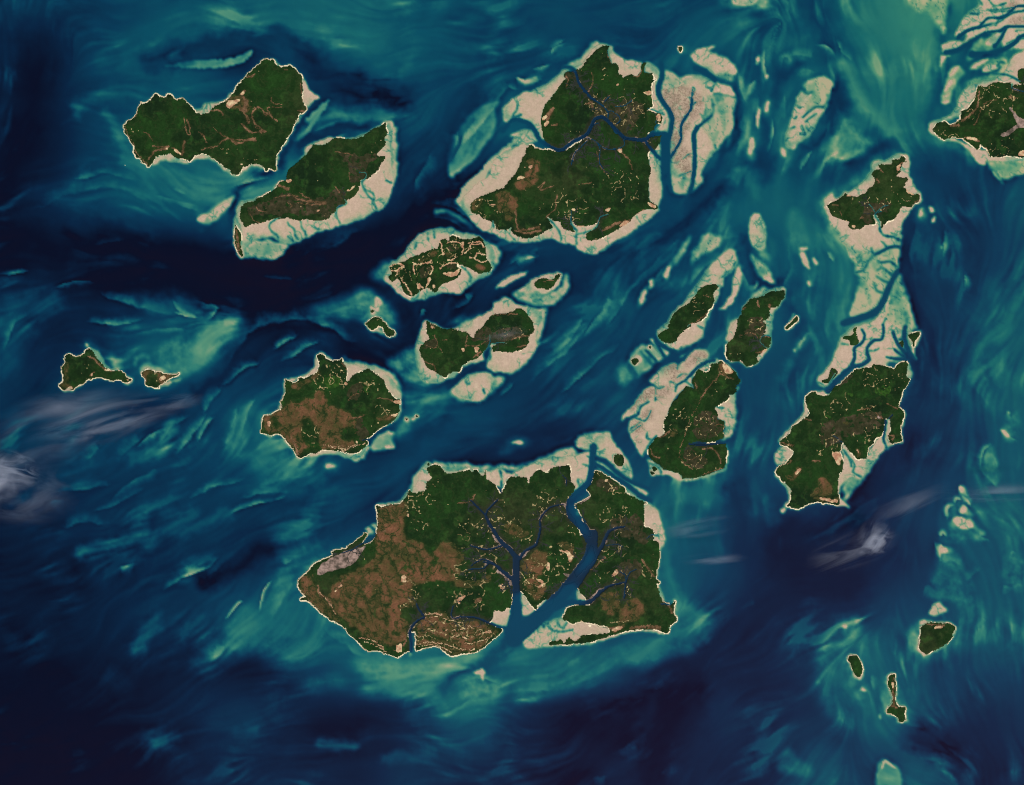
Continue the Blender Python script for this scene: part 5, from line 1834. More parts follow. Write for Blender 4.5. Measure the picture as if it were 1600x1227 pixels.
def walks(starts, inside, hgt, n_steps, split, out):
    gyy_, gxx_ = np.gradient(hgt)
    stack = [(y, x, None, n_steps) for y, x in starts]
    while stack:
        y, x, a_, n = stack.pop()
        if a_ is None: a_ = math.atan2(gyy_[int(y), int(x)], gxx_[int(y), int(x)]) + rr.normal() * .3
        for k in range(n):
            yi, xi = int(y), int(x)
            if not (2 < yi < H - 3 and 2 < xi < W - 3) or not inside[yi, xi]: break
            out[yi, xi] = max(out[yi, xi], .45 + .55 * (1 - k / n_steps))
            a_ += rr.normal() * .33
            g_ = math.atan2(gyy_[yi, xi], gxx_[yi, xi]); a_ += .12 * math.sin(g_ - a_)
            x += .8 * math.cos(a_); y += .8 * math.sin(a_)
            if rr.random() < split and n - k > 6: stack.append((y, x, a_ + rr.choice((-1, 1)) * (.5 + .5 * rr.random()), int((n - k) * .6)))
# dark galleries of trees along the drainage lines of the savannas
kd_ = np.array([p[2] for p in parts] + ['sea'])[part_of]
gm = kd_ == 'grass'; gal = np.zeros((H, W), np.float32)
er = gm & (blur(gm, 1, 1) < .8); gy_, gx_ = np.where(er); pick = rr.random(len(gy_)) < .028
walks(list(zip(gy_[pick] + .5, gx_[pick] + .5)), gm, blur(gm, 8, 2), 34, .1, gal)
gal = (gal > 0) | ((blur(gal, 1, 1) > .3) & (fine > 0))
for cur in landp:
    q = gal & gm & (owner == ids.index(cur))
    if q.sum() > 5: part_of[q] = new(cur, 'gallery_trees', 'gallery')
# clearings, ponds and field edges, too small to pick apart singly
dots = .72 * noise(2.8, 401, (H, W)) + .5 * noise(5.5, 402, (H, W)) + .4 * noise(14, 403, (H, W)); cont = np.abs(fbm(20, 3, 411, (H, W), .4)); gate = fbm(30, 2, 421, (H, W))
for cur in ids:
    k = None
    for c2, c, a, P, s in survey:
        if c != 'S' or c2 != cur: continue
        sl, m = poly(smooth(P, True), 2.5); sl, f = soft(sl, m, 7)
        dens = a[0] / max(1, m.sum()) * 9
        hit = (dots[sl] > .9 - .25 * np.clip(dens, 0, 1) * f) & (f > .12)
        if a[0] > 110: hit |= (cont[sl] < (.046 if cur in ('O', 'OE') else .032) + .03 * fine[sl]) & (gate[sl] > -.35) & (fine[sl] > -.3) & (grain[sl] > -.4) & (f > .3)
        hit &= landm[sl] & (owner[sl] == ids.index(cur))
        if hit.any():
            if k is None: k = new(cur, 'clearings', 'clear')
            part_of[sl][hit] = k
# loose clearings everywhere in the woods
for cur in landp:
    k = None; q = (part_of == landp[cur]) & (dots > .84) & (gate > .15)
    if q.sum() > 3 and cur not in ('A', 'B2', 'AA', 'AC', 'K'):
        part_of[q] = new(cur, 'glades', 'clear')
# tidal channels and creeks cut through all of it
chan = np.zeros((H, W), bool); lsm = blur(landm, 7, 3)
for cur, c, a, P, s in survey:
    if c not in ('R', 'RT', 'D'): continue
    if c == 'D': w0, w1, nm, lv = 1.15, 1.6, 'creek', .36
    else:
        w0 = a[0] / s; w1 = a[-1] / s; nm = 'tidal_channel'; lv = .30 if max(w0, w1) > 2.6 else .38
    Q = smooth(P, False); sl, m = line(Q, w0, w1, .45 if c != 'D' else .4)
    mall = m if c != 'D' else m & (part_of[sl] >= 0)
    m = m & ((part_of[sl] >= 0) | chan[sl])
    lv = lv - .09 * np.clip((lsm[sl] - .3) * 2, 0, 1)
    sl2, f = soft(sl, mall, 1.0); f = np.clip(f * 1.5, 0, 1)
    tgt = np.full(f.shape, lv if np.isscalar(lv) else .3, np.float32)
    if not np.isscalar(lv):
        tgt[:] = lv.max(); tgt[sl[0].start - sl2[0].start:sl[0].stop - sl2[0].start, sl[1].start - sl2[1].start:sl[1].stop - sl2[1].start] = lv
    S[sl2] += f * np.minimum(0, tgt - S[sl2])
    if m.sum() > 2:
        part_of[sl][m & ~chan[sl]] = new(cur, nm, 'water'); chan[sl] |= m
# runnels that drain the flats and the smallest creeks of the woods: branching walks, each too thin to pick apart
dry = blur(flatm & ~chan, 6, 2)
run = np.zeros((H, W), np.float32)
rim = flatm & ~chan & (blur(flatm & ~chan, 1, 1) < .78) & ~(blur(landm, 2, 1) > .05)
rim &= blur(flatm, 7, 2) > .42
ry, rx = np.where(rim); pick = rr.random(len(ry)) < .045
walks(list(zip(ry[pick] + .5, rx[pick] + .5)), flatm & ~chan, dry, 26, .09, run)
S -= .22 * np.maximum(run, .3 * blur(run, 1, 1)) * flatm
wood = landm & ~chan; twig = np.zeros((H, W), np.float32)
bank = chan & landm & (blur(wood, 1, 1) > .2); by, bx_ = np.where(bank); pick = rr.random(len(by)) < .06
away = -blur(chan & landm, 7, 2)
walks(list(zip(by[pick] + .5, bx_[pick] + .5)), landm, away, 28, .1, twig)
wet = blur(chan & landm, 3, 3); mbm = wood & (wet > .14) & (blur(chan, 1, 1) > .12) & (silt > .25); twm = wood & (twig > 0)
for cur in landp:
    me_ = owner == ids.index(cur)
    mb = me_ & mbm
    if mb.sum() > 4: part_of[mb] = new(cur, 'mud_margins', 'margin')
    tw = me_ & twm
    if tw.sum() > 4: part_of[tw] = new(cur, 'creeklets', 'twig')
S = np.clip(S, 0, 1)
# ---------------------------------------------------------------- heights and colours at the corners
def corner(a):
    p = np.pad(np.asarray(a, np.float32), 1, mode='edge')
    return (p[:-1, :-1] + p[1:, :-1] + p[:-1, 1:] + p[1:, 1:]) / 4
n2 = noise(2.7, 601); n5 = fbm(5.5, 3, 611); n14 = fbm(16, 4, 621); n50 = fbm(60, 3, 631); n120 = fbm(130, 2, 641)
forestm = np.zeros((H, W), bool)
kinds = np.array([p[2] for p in parts] + ['sea'])
kc = kinds[part_of]
treelike = (kc == 'forest') | (kc == 'mangrove')
Z = .008 + .012 * corner(blur(flatm, 3, 2)) + .03 * corner(blur(landm, 2, 2)) + .05 * corner(blur(landm, 14, 2)) * (.6 + .5 * n50)
tb = corner(treelike)
Z = Z + tb * (.020 + .016 * n2 + .012 * n5) + .004 * n5 * corner(landm)
Z = np.where(corner(chan) > .6, .006, Z); Z = np.maximum(Z, .006).astype(np.float32)
def lin(rgb):
    c = np.asarray(rgb, float) / 255
    return np.where(c > .04045, ((c + .055) / 1.055) ** 2.4, c / 12.92) / GAIN
RAMP = [(0, (14, 12, 32)), (.06, (5, 12, 35)), (.16, (5, 34, 63)), (.27, (5, 55, 83)), (.38, (7, 75, 94)), (.48, (20, 97, 102)), (.58, (46, 120, 109)),
        (.68, (82, 140, 114)), (.76, (122, 153, 122)), (.82, (164, 162, 132)), (.87, (180, 162, 136)), (.93, (187, 163, 141)), (1, (197, 176, 150))]
rp = np.array([r[0] for r in RAMP]); rc = np.array([lin(r[1]) for r in RAMP])
def ramp(s): return np.stack([np.interp(s, rp, rc[:, i]) for i in range(3)], -1)
def mix(a, b, t): return np.asarray(a) * (1 - t[..., None]) + np.asarray(b) * t[..., None]
def unit(a, lo, hi): return np.clip((a - lo) / (hi - lo), 0, 1)
SV = corner(S); p_ = np.pad(S, 1, mode='edge'); SM = np.minimum(np.minimum(p_[:-1, :-1], p_[1:, :-1]), np.minimum(p_[:-1, 1:], p_[1:, 1:]))
xx = (np.arange(VX) - PAD)[None, :] / MW; yy = (np.arange(VY) - PAD)[:, None] / MH
def colour(kind, ys, xs):
    a2, a5, a14, a50, a120 = (v[ys, xs] for v in (n2, n5, n14, n50, n120)); s = SV[ys, xs]
    if kind == 'water': s = np.where(chw[ys, xs] > .55, s, SM[ys, xs])
    if kind in ('sea', 'water'):
        c = ramp(s)
        haze = np.clip((yy[ys, 0] * .7 + xx[0, xs] * .6 - .62) * 2.2, 0, 1) * np.clip(1.2 - 2 * s, 0, 1)     # violet air scatter and colour grade, painted into the sea towards the south-east
        c = c + haze[:, None] * (np.array([.006, .001, .004]) * (.6 + 2.2 * s[:, None]))
        green = np.clip((xx[0, xs] - .68) * 3, 0, 1) * np.clip(1 - 1.2 * yy[ys, 0], 0, 1) * unit(s, .25, .5)
        c = c * (1 + green[:, None] * np.array([.0, .05, -.14]))
        c = mix(c, lin((26, 40, 56)), (.3 + .4 * unit(yy[ys, 0], .35, .6)) * unit(lsmv[ys, xs], .35, .8))
        return c
    if kind == 'sand':
        c = ramp(np.clip(s + .025 * a5 + .035 * a14, 0, 1)); t = mudv[ys, xs] * np.maximum(unit(.16 - np.abs(a5 * .7 + a14 * .4), 0, .16), .6 * unit(a2 + a14, .1, .7))
        c = mix(c, lin((158, 140, 120)), .75 * mudv[ys, xs] * unit(a14 + .4 * a5, -.8, .3))
        c = mix(c, lin((112, 96, 80)), t * .85)
        c = mix(c, lin((196, 168, 148)), unit(a50 + .4 * a14, -.1, .8) * .5 * unit(s, .85, .93))
        return c * (1 + .05 * a5 + .03 * a2)[:, None]
    if kind == 'beach': return mix(np.broadcast_to(lin((238, 221, 186)), (len(s), 3)), lin((182, 152, 118)), unit(a14 + .5 * a50, 0, .9) * .85)
    if kind == 'gallery': return mix(np.broadcast_to(lin((34, 50, 25)), (len(s), 3)), lin((66, 64, 36)), unit(a14 + .5 * a5, -.5, .7))
    if kind == 'forest':
        c = mix(np.broadcast_to(lin((24, 44, 21)), (len(s), 3)), lin((32, 62, 25)), unit(a50 * .7 + a14 * .4, -.5, .8))
        c = mix(c, lin((56, 58, 36)), unit(a120 + .6 * a14, .2, 1.1) * .5)
        c = mix(c, lin((20, 38, 22)), unit(-a120 - .7 * a50, .2, 1.0) * .7)
        c = mix(c, lin((60, 64, 38)), unit(.07 - np.abs(a14 * .7 + a50 * .5), 0, .07) * .35)
        c = mix(c, lin((42, 80, 30)), unit(a14 - .5 * a50 + .4 * a5, .35, 1.0) * .4)
        c = mix(c, lin((44, 46, 34)), unit(wetv[ys, xs] + .05 * a5, .02, .16) * .7)
        c = mix(c, lin((76, 68, 40)), unit(gv[ys, xs] + .12 * a5, .08, .6) * .35)
        return c * (1 + .17 * a5 + .08 * a2 + .12 * a14)[:, None]
    if kind == 'mangrove':
        c = mix(np.broadcast_to(lin((50, 52, 33)), (len(s), 3)), lin((80, 68, 52)), unit(a14 + .5 * a5, -.1, .9) * .8)
        return c * (1 + .22 * a5 + .15 * a2)[:, None]
    if kind == 'grass':
        c = mix(np.broadcast_to(lin((86, 70, 44)), (len(s), 3)), lin((118, 80, 58)), unit(a50 * .8 + a14 * .5, -.4, .8))
        c = mix(c, lin((62, 64, 34)), unit(-a14 + .7 * a5 + .3 * a2, .0, .75) * .85)
        rg = np.sin(ridge[ys, xs] * 95 + 3 * a50); c = c * (1 + .20 * rg * unit(ridge[ys, xs], .97, .72) * unit(yy[ys, 0], .55, .75))[:, None]
        c = mix(c, lin((58, 64, 34)), (1 - unit(gv[ys, xs] + .16 * a5, .35, .85)) * .75)
        return c * (1 + .18 * a5 + .1 * a2)[:, None]
    if kind == 'strip':
        c = mix(np.broadcast_to(lin((78, 64, 42)), (len(s), 3)), lin((138, 102, 78)), unit(a14 + .7 * a5, -.5, .9)); return c * (1 + .15 * a5)[:, None]
    if kind == 'bare': return mix(np.broadcast_to(lin((172, 126, 98)), (len(s), 3)), lin((216, 190, 148)), unit(a5 + .5 * a14, -.4, .6))
    if kind == 'mudbank': return mix(np.broadcast_to(lin((76, 68, 58)), (len(s), 3)), lin((166, 140, 128)), unit(a14 + .6 * a5 + .3 * a2, -.6, .55))
    if kind == 'margin': return mix(np.broadcast_to(lin((84, 76, 62)), (len(s), 3)), lin((150, 126, 108)), unit(a5 + .5 * a14, -.4, .6))
    if kind == 'twig': return np.broadcast_to(lin((46, 50, 46)), (len(s), 3)) * (1 + .3 * a5)[:, None]
    if kind == 'field': return mix(np.broadcast_to(lin((34, 64, 24)), (len(s), 3)), lin((52, 84, 32)), unit(a5 + .5 * a14, -.4, .7))
    if kind == 'clear': return mix(np.broadcast_to(lin((96, 86, 56)), (len(s), 3)), lin((214, 188, 136)), unit(a5 + a2 * .7 + .4 * a50, -.4, .95))
ridge = corner(blur(landm, 13, 3)); wetv = corner(wet); lsmv = corner(lsm); chw = corner(blur(chan | (part_of < 0), 2, 1)); gv = corner(blur((kc == 'grass') | (kc == 'strip'), 2, 3)); corner_land = corner(landm); mudv = np.clip(corner(mud), 0, 1)
# ---------------------------------------------------------------- materials
def material(name, rough, spec, sc1, lo, hi, sc2=None, bump=0.0):
    m = bpy.data.materials.new(name); m.use_nodes = True; nt = m.node_tree; N = nt.nodes; L = nt.links; b = N['Principled BSDF']
    at = N.new('ShaderNodeAttribute'); at.attribute_name = 'Col'
    tc = N.new('ShaderNodeTexCoord'); nz = N.new('ShaderNodeTexNoise'); nz.inputs['Scale'].default_value = sc1
    nz.inputs['Detail'].default_value = 4; nz.inputs['Roughness'].default_value = .65
    L.new(tc.outputs['Object'], nz.inputs['Vector'])
    mr = N.new('ShaderNodeMapRange'); mr.inputs['From Min'].default_value = .3; mr.inputs['From Max'].default_value = .7
    mr.inputs['To Min'].default_value = lo; mr.inputs['To Max'].default_value = hi
    L.new(nz.outputs['Fac'], mr.inputs['Value'])
    mx = N.new('ShaderNodeVectorMath'); mx.operation = 'SCALE'
    L.new(at.outputs['Color'], mx.inputs[0]); L.new(mr.outputs[0], mx.inputs['Scale']); L.new(mx.outputs[0], b.inputs['Base Color'])
    b.inputs['Roughness'].default_value = rough; b.inputs['Specular IOR Level'].default_value = spec
    return m
MAT = {'sea': material('sea_water', .5, .03, .5, .965, 1.035), 'sand': material('tidal_sand', .85, .15, 5, .9, 1.1),
       'beach': material('beach_sand', .9, .1, 6, .9, 1.1), 'forest': material('forest_canopy', .9, .05, 7, .86, 1.14),
       'grass': material('savanna_grass', .95, .05, 6, .72, 1.3), 'soil': material('dry_soil', .95, .05, 8, .75, 1.25)}
MAT.update(water=MAT['sea'], mangrove=MAT['forest'], strip=MAT['grass'], bare=MAT['soil'], mudbank=MAT['sand'], gallery=MAT['forest'], margin=MAT['sand'], twig=MAT['sea'], field=MAT['grass'], clear=MAT['soil'])
col = sc.collection
PX = ((np.arange(VX) - PAD) - MW / 2) * KM; PY = (MH / 2 - (np.arange(VY) - PAD)) * KM
def mesh(name, V, F, C, mat):
    me = bpy.data.meshes.new(name)
    me.vertices.add(len(V)); me.vertices.foreach_set('co', np.asarray(V, np.float32).ravel())
    n = len(F); me.loops.add(n * 4); me.polygons.add(n)
    me.loops.foreach_set('vertex_index', np.asarray(F, np.int32).ravel())
    me.polygons.foreach_set('loop_start', np.arange(0, n * 4, 4, dtype=np.int32))
    me.polygons.foreach_set('use_smooth', np.ones(n, bool))
    at = me.attributes.new('Col', 'FLOAT_COLOR', 'POINT')
    at.data.foreach_set('color', np.concatenate([np.clip(C, 0, 1), np.ones((len(C), 1))], 1).astype(np.float32).ravel())
    me.update(calc_edges=True); me.materials.append(mat)
    return me
# the sea: one sheet to the horizon
fxs = np.round(np.arange(PAD - 34, PAD + MW + 34, 1.75)).astype(int); fys = np.round(np.arange(PAD - 34, PAD + MH + 34, 1.75)).astype(int)
far = np.array([8, 20, 40, 80, 160, 400, 1000, 3000, 9000, 20000])
ex = np.concatenate([fxs[0] - far[::-1], fxs, fxs[-1] + far]); ey = np.concatenate([fys[0] - far[::-1], fys, fys[-1] + far])
ix = np.clip(ex, 0, VX - 1); iy = np.clip(ey, 0, VY - 1)
gxx, gyy = np.meshgrid(ix, iy); exx, eyy = np.meshgrid((ex - PAD - MW / 2) * KM, (MH / 2 - (ey - PAD)) * KM)
nx, ny = len(ex), len(ey)
V = np.stack([exx.ravel(), eyy.ravel(), np.zeros(nx * ny)], 1)
b = (np.arange(ny - 1)[:, None] * nx + np.arange(nx - 1)[None]).ravel()
F = np.stack([b, b + nx, b + nx + 1, b + 1], 1)
seao = bpy.data.objects.new('sea', mesh('sea', V, F, colour('sea', gyy.ravel(), gxx.ravel()), MAT['sea']))
col.objects.link(seao); seao['kind'] = 'structure'
# ---------------------------------------------------------------- islands, sandbanks and flats
THINGS = {
 'A': ('island', 'large bean-shaped green island with winding brown meadows and a sandy north bay', 'island', None),
 'B': ('island', 'slanting green island with a broad pale creek-cut sand flat along its lower side', 'island', None),
 'B2': ('islet', 'thin brown sliver of an islet edged white at the end of a broad flat', 'islet', None),
 'CN': ('island', 'wooded island half north of the winding blue channel, with a forked grey creek', 'island', None),
 'CS': ('island', 'wooded island half south of the winding blue channel, brown at its western tip', 'island', None),
 'G': ('tidal_flat', 'grey mottled mudflat split by three blue channels east of the twin wooded islands', 'tidal flat', None),
 'H': ('sandbank', 'smooth hook-shaped pale sandbank above the grey mottled mudflat', 'sandbank', None),
 'H2': ('islet', 'tiny green wedge-shaped islet in open blue water above the hook-shaped sandbank', 'islet', None),
 'D': ('island', 'patchy island of dark woods netted with cream sand lines, ringed by sand', 'island', None),
 'D2': ('sandbank', 'thin leaf-shaped sandbank between the patchy island and a small ringed islet', 'sandbank', None),
 'E': ('islet', 'small green islet in a pale leaf-shaped flat, southeast of the patchy island', 'islet', None),
 'E2': ('sandbank', 'round pale sandbank just south of the two-lobed green island', 'sandbank', None),
 'F': ('island', 'two-lobed green island joined by a grey mangrove neck with sand around', 'island', None),
 'F2': ('islet', 'curved bean-like green islet with thin white shore west of the two-lobed island', 'islet', None),
 'F3': ('islet', 'speck of green on pinkish sand just above the curved bean-like islet', 'islet', None),
 'P': ('island', 'rounded island, green to the northeast and brown savanna to the southwest', 'island', None),
 'P2': ('islet', 'tiny sand-ringed islet nearest the east shore of the rounded brown-green island', 'islet', None),
 'P3': ('islet', 'tiny islet farther out, east of the rounded brown-green island', 'islet', None),
 'P4': ('sandbank', 'upper sand fleck on a teal shoal southeast of the rounded island', 'sandbank', None),
 'Q': ('island', 'western island shaped like a boot with pink-brown western coast, near clouds', 'island', None),
 'Q2': ('islet', 'small fish-shaped islet with brown tail just east of the western boot island', 'islet', None),
 'O': ('island', 'largest island, brown savanna in the west and creek-veined forest in the east', 'island', None),
 'OE': ('island', 'eastern wooded land across the wide blue river from the largest island, with sand spit', 'island', None),
 'K': ('islet', 'dark green oval islet on the pale flat at the wide river head', 'islet', None),
 'K2': ('islet', 'tiny dark islet off the sandy southwest point of the town island', 'islet', None),
 'O2': ('islet', 'tiny round dark islet on sand at the northern tip of the largest island', 'islet', None),
 'O3': ('sandbank', 'small bright triangular sandbank off the river mouth of the largest island', 'sandbank', None),
 'U': ('island', 'green island with a tan town at its north tip and wide mottled western flats', 'island', None),
 'U2': ('islet', 'upper of two tiny green specks on sand below the town island', 'islet', None),
 'U3': ('islet', 'lower of two tiny green specks on sand below the town island', 'islet', None),
 'T': ('island', 'slim slanting green island with a pale feathery sand tail to the northeast', 'island', None),
 'T2': ('sandbank', 'long sickle-shaped sandbank right beside the slim slanting island', 'sandbank', None),
 'T3': ('sandbank', 'tiny spindle of sand between the sickle sandbank and the upright green island', 'sandbank', None),
 'T4': ('sandbank', 'greenish blade-shaped sandbank pointing at the tip of the upright green island', 'sandbank', None),
 'T6': ('sandbank', 'narrow slanting sand streak northwest of the feathery sand tail', 'sandbank', None),
 'T7': ('sandbank', 'upper of two short sand dashes west of the slim slanting island', 'sandbank', None),
 'T8': ('islet', 'dark green dot ringed with sand on a teal flat southwest of slim island', 'islet', None),
 'T9': ('islet', 'sandy lozenge with a dark speck, below the slim slanting island', 'islet', None),
 'T10': ('sandbank', 'narrow oblong sandbank at the foot of the slim slanting island', 'sandbank', None),
 'Y': ('island', 'upright green island with brown centre, north of the tan town', 'island', None),
 'Y2': ('islet', 'thin dark green sliver islet with white edge east of the upright island', 'islet', None),
 'Y3': ('sandbank', 'slanting dashed white sand bar southeast of the upright green island', 'sandbank', None),
 'X1': ('sandbank', 'small bright sand bar at the north end of a broken white string', 'sandbank', None),
 'X2': ('sandbank', 'bare almond-shaped sandbank standing alone in teal water', 'sandbank', None),
 'V': ('island', 'green arrowhead-shaped island with a long pale sand flat reaching south', 'island', None),
 'V2': ('sandbank', 'larger pinkish sand shred at the west tip of the arrowhead island', 'sandbank', None),
 'V3': ('sandbank', 'westernmost of three small rocky shoals southeast of the arrowhead island', 'sandbank', None),
 'V4': ('sandbank', 'upper right of three small shoals southeast of the arrowhead island', 'sandbank', None),
 'V5': ('sandbank', 'lower right of three small shoals southeast of the arrowhead island', 'sandbank', None),
 'V6': ('sandbank', 'thin pointed sand spit at the corner of a green shoal northwest of the arrowhead island', 'sandbank', None),
 'Z': ('tidal_flat', 'broad pale tidal flat between the arrowhead island and the big southern one', 'tidal flat', None),
 'Z1': ('islet', 'branching dark mangrove islet on the west of the broad tidal flat', 'islet', None),
 'Z2': ('islet', 'dark green triangular islet with white east shore at the flat\'s east edge', 'islet', None),
 'Z3': ('islet', 'small dark drop-shaped islet beside the triangular one on the flat', 'islet', None),
 'Z4': ('islet', 'crescent of dark trees at the southwest end of the broad tidal flat', 'islet', None),
 'Z5': ('sandbank', 'speck of sand with two thin tails west of the broad tidal flat', 'sandbank', None),
 'Z6': ('sandbank', 'thin vertical wisp of sand in blue water east of the arrowhead island', 'sandbank', None),
 'N': ('island', 'long green island with a deep sandy inlet on its southeast side', 'island', None),
 'W': ('island', 'green peninsula pointing west from the right edge with sandy shores', 'island', None),
 'R': ('tidal_flat', 'pale tidal flats cut by branching blue channels in the upper right corner', 'tidal flat', None),
 'S1': ('sandbank', 'long green-tinged sandbank with feathered creeks, north of the almond sandbank', 'sandbank', None),
 'S2': ('sandbank', 'small blurred oblong sand patch east of the grey mottled mudflat', 'sandbank', None),
 'S3': ('sandbank', 'thin curved upright sand sliver just east of the grey mottled mudflat', 'sandbank', None),
 'S4': ('sandbank', 'tiny curled sand hook on the green shoal east of the hook-shaped sandbank', 'sandbank', None),
 'S5': ('sandbank', 'small sand spot just under the green-tinged sandbank', 'sandbank', None),
 'AA': ('island', 'rounded dark green island with a thin white rim in the lower right', 'island', None),
 'AB': ('sandbank', 'bright bare sandbank just above the rounded white-rimmed island', 'sandbank', None),
 'AC': ('islet', 'oval dark green islet with white rim, west of the key-shaped one', 'islet', None),
 'AD': ('islet', 'key-shaped islet with a narrow brown handle and green foot', 'islet', None),
 'AE': ('sandbank', 'small bright sand patch between the oval islet and the key-shaped one', 'sandbank', None),
 'AF': ('sandbank', 'fleck of sand southwest of the key-shaped islet', 'sandbank', None),
 'AG': ('sandbank', 'fleck of sand north of the oval white-rimmed islet', 'sandbank', None),
 'AH': ('sandbank', 'largest of the fan-like pale sandbanks in the lower right shoals', 'sandbank', None),
 'AI': ('sandbank', 'topmost hooked sand fan of the lower right shoals', 'sandbank', None),
 'AJ': ('sandbank', 'small sand fan just above the largest of the lower right shoals', 'sandbank', None),
 'AK': ('sandbank', 'lowest sand fan on the west edge of the lower right shoals', 'sandbank', None),
 'AM': ('sandbank', 'upper of two small sand flecks in green water near the right edge', 'sandbank', None),
 'AN': ('sandbank', 'low pale sandbank cut off by the top edge of the view', 'sandbank', None),
 'AO': ('sandbank', 'small tan sand patch south of the rounded brown-green island', 'sandbank', None),
 'AP': ('sandbank', 'thin sand streak in blue water northwest of the twin wooded islands', 'sandbank', None),
 'AQ': ('sandbank', 'pale slanting sand patch off the west tip of the slanting green island', 'sandbank', None),
 'AR': ('sandbank', 'small pale diamond of sand north of the largest island', 'sandbank', None),
 'AT': ('sandbank', 'white fleck of sand on the teal ring shoal in the lower right', 'sandbank', None),
 'X1b': ('sandbank', 'long bright middle bar of a broken white string of sand', 'sandbank', None),
 'X1c': ('sandbank', 'small spotted sand bar at the south end of a broken white string', 'sandbank', None),
 'T7b': ('sandbank', 'lower of two short sand dashes west of the slim slanting island', 'sandbank', None),
 'V2b': ('sandbank', 'smaller pinkish sand shred off the west tip of the arrowhead island', 'sandbank', None),
 'Y3b': ('sandbank', 'white sand dot at the lower end of the slanting dashed bar', 'sandbank', None),
 'S3b': ('sandbank', 'blurred upright sand strip beside the thin curved sliver', 'sandbank', None),
 'S4b': ('sandbank', 'tiny sand point at the foot of a thin green streak, east of the curled hook', 'sandbank', None),
 'AMb': ('sandbank', 'lower of two small sand flecks in green water near the right edge', 'sandbank', None),
 'P4b': ('sandbank', 'lower bright sand strip on a teal shoal southeast of the rounded island', 'sandbank', None),
 'AQb': ('sandbank', 'smaller western neighbour of the slanting sand patch off the slanting island', 'sandbank', None),
 'RA': ('sandbank', 'small hooked sand bar at the outer corner of the upper right flats', 'sandbank', None),
 'RB': ('sandbank', 'broad sand lens in the channel above the green peninsula', 'sandbank', None),
 'RC': ('sandbank', 'slanting sand strip in mid channel above the broad sand lens', 'sandbank', None),
 'RD': ('sandbank', 'topmost of four short sand bars strung off the green peninsula', 'sandbank', None),
 'RE': ('sandbank', 'second from top of four short sand bars off the green peninsula', 'sandbank', None),
 'RF': ('sandbank', 'third from top of four short sand bars off the green peninsula', 'sandbank', None),
 'RG': ('sandbank', 'lowest of four short sand bars strung off the green peninsula', 'sandbank', None),
}
roots = {}
def centre(cur):
    pts = np.concatenate([P for c2, c, a, P, s in survey if c2 == cur and c in 'LFW'])
    return pts.mean(0)
def root(cur):
    if cur not in roots:
        nm, lab, cat, grp = THINGS[cur]
        o = bpy.data.objects.new(nm, None); col.objects.link(o)
        p = centre(cur); o.location = ((p[0] - PAD - MW / 2) * KM, (MH / 2 - (p[1] - PAD)) * KM, 0)
        o.empty_display_size = .5
        o['label'] = lab; o['category'] = cat
        if grp: o['group'] = grp
        roots[cur] = o
    return roots[cur]
order = np.argsort(part_of, axis=None, kind='stable'); flat = part_of.ravel()[order]
bounds = np.searchsorted(flat, np.arange(len(parts) + 1))
def pieces(cyy, cxx):
    y0, x0 = cyy.min() - 1, cxx.min() - 1
    g_ = np.zeros((cyy.max() - y0 + 2, cxx.max() - x0 + 2), np.int64); yy_, xx_ = cyy - y0, cxx - x0
    g_[yy_, xx_] = np.arange(1, len(cyy) + 1)
    for _ in range(600):
        m_ = g_.copy()
        for dy in (-1, 0, 1):
            for dx in (-1, 0, 1): m_[1:-1, 1:-1] = np.maximum(m_[1:-1, 1:-1], g_[1 + dy:g_.shape[0] - 1 + dy, 1 + dx:g_.shape[1] - 1 + dx])
        m_ *= g_ > 0
        lab = m_[yy_, xx_]
        m_[yy_, xx_] = np.maximum(lab, lab[lab - 1])          # jump ahead
        if (m_ == g_).all(): break
        g_ = m_
    lab = g_[yy_, xx_]; u_, n_ = np.unique(lab, return_counts=True)
    big = set(u_[n_ >= 9])
    if not big: return [(np.ones(len(cyy), bool), True)]
    bits = ~np.isin(lab, list(big))
    return [(lab == v, False) for v in sorted(big)] + ([(bits, True)] if bits.any() else [])
for k, (cur, nm, kind) in enumerate(parts):
    cells = order[bounds[k]:bounds[k + 1]]
    if len(cells) < 2: continue
    r = root(cur)
    ay, ax_ = cells // W, cells % W
    for sel, bits in ([(np.ones(len(cells), bool), True)] if kind in ('clear', 'margin', 'twig', 'gallery') else pieces(ay, ax_)):
        cyy, cxx = ay[sel], ax_[sel]
        v0 = cyy * VX + cxx
        Fq = np.stack([v0, v0 + VX, v0 + VX + 1, v0 + 1], 1)
        u, inv = np.unique(Fq.ravel(), return_inverse=True)
        ys, xs = u // VX, u % VX
        V = np.stack([PX[xs] - r.location.x, PY[ys] - r.location.y, Z[ys, xs]], 1)
        o = bpy.data.objects.new(nm, mesh(nm, V, inv.reshape(-1, 4), colour(kind, ys, xs), MAT[kind]))
        col.objects.link(o); o.parent = r
        if bits: o['kind'] = 'stuff'
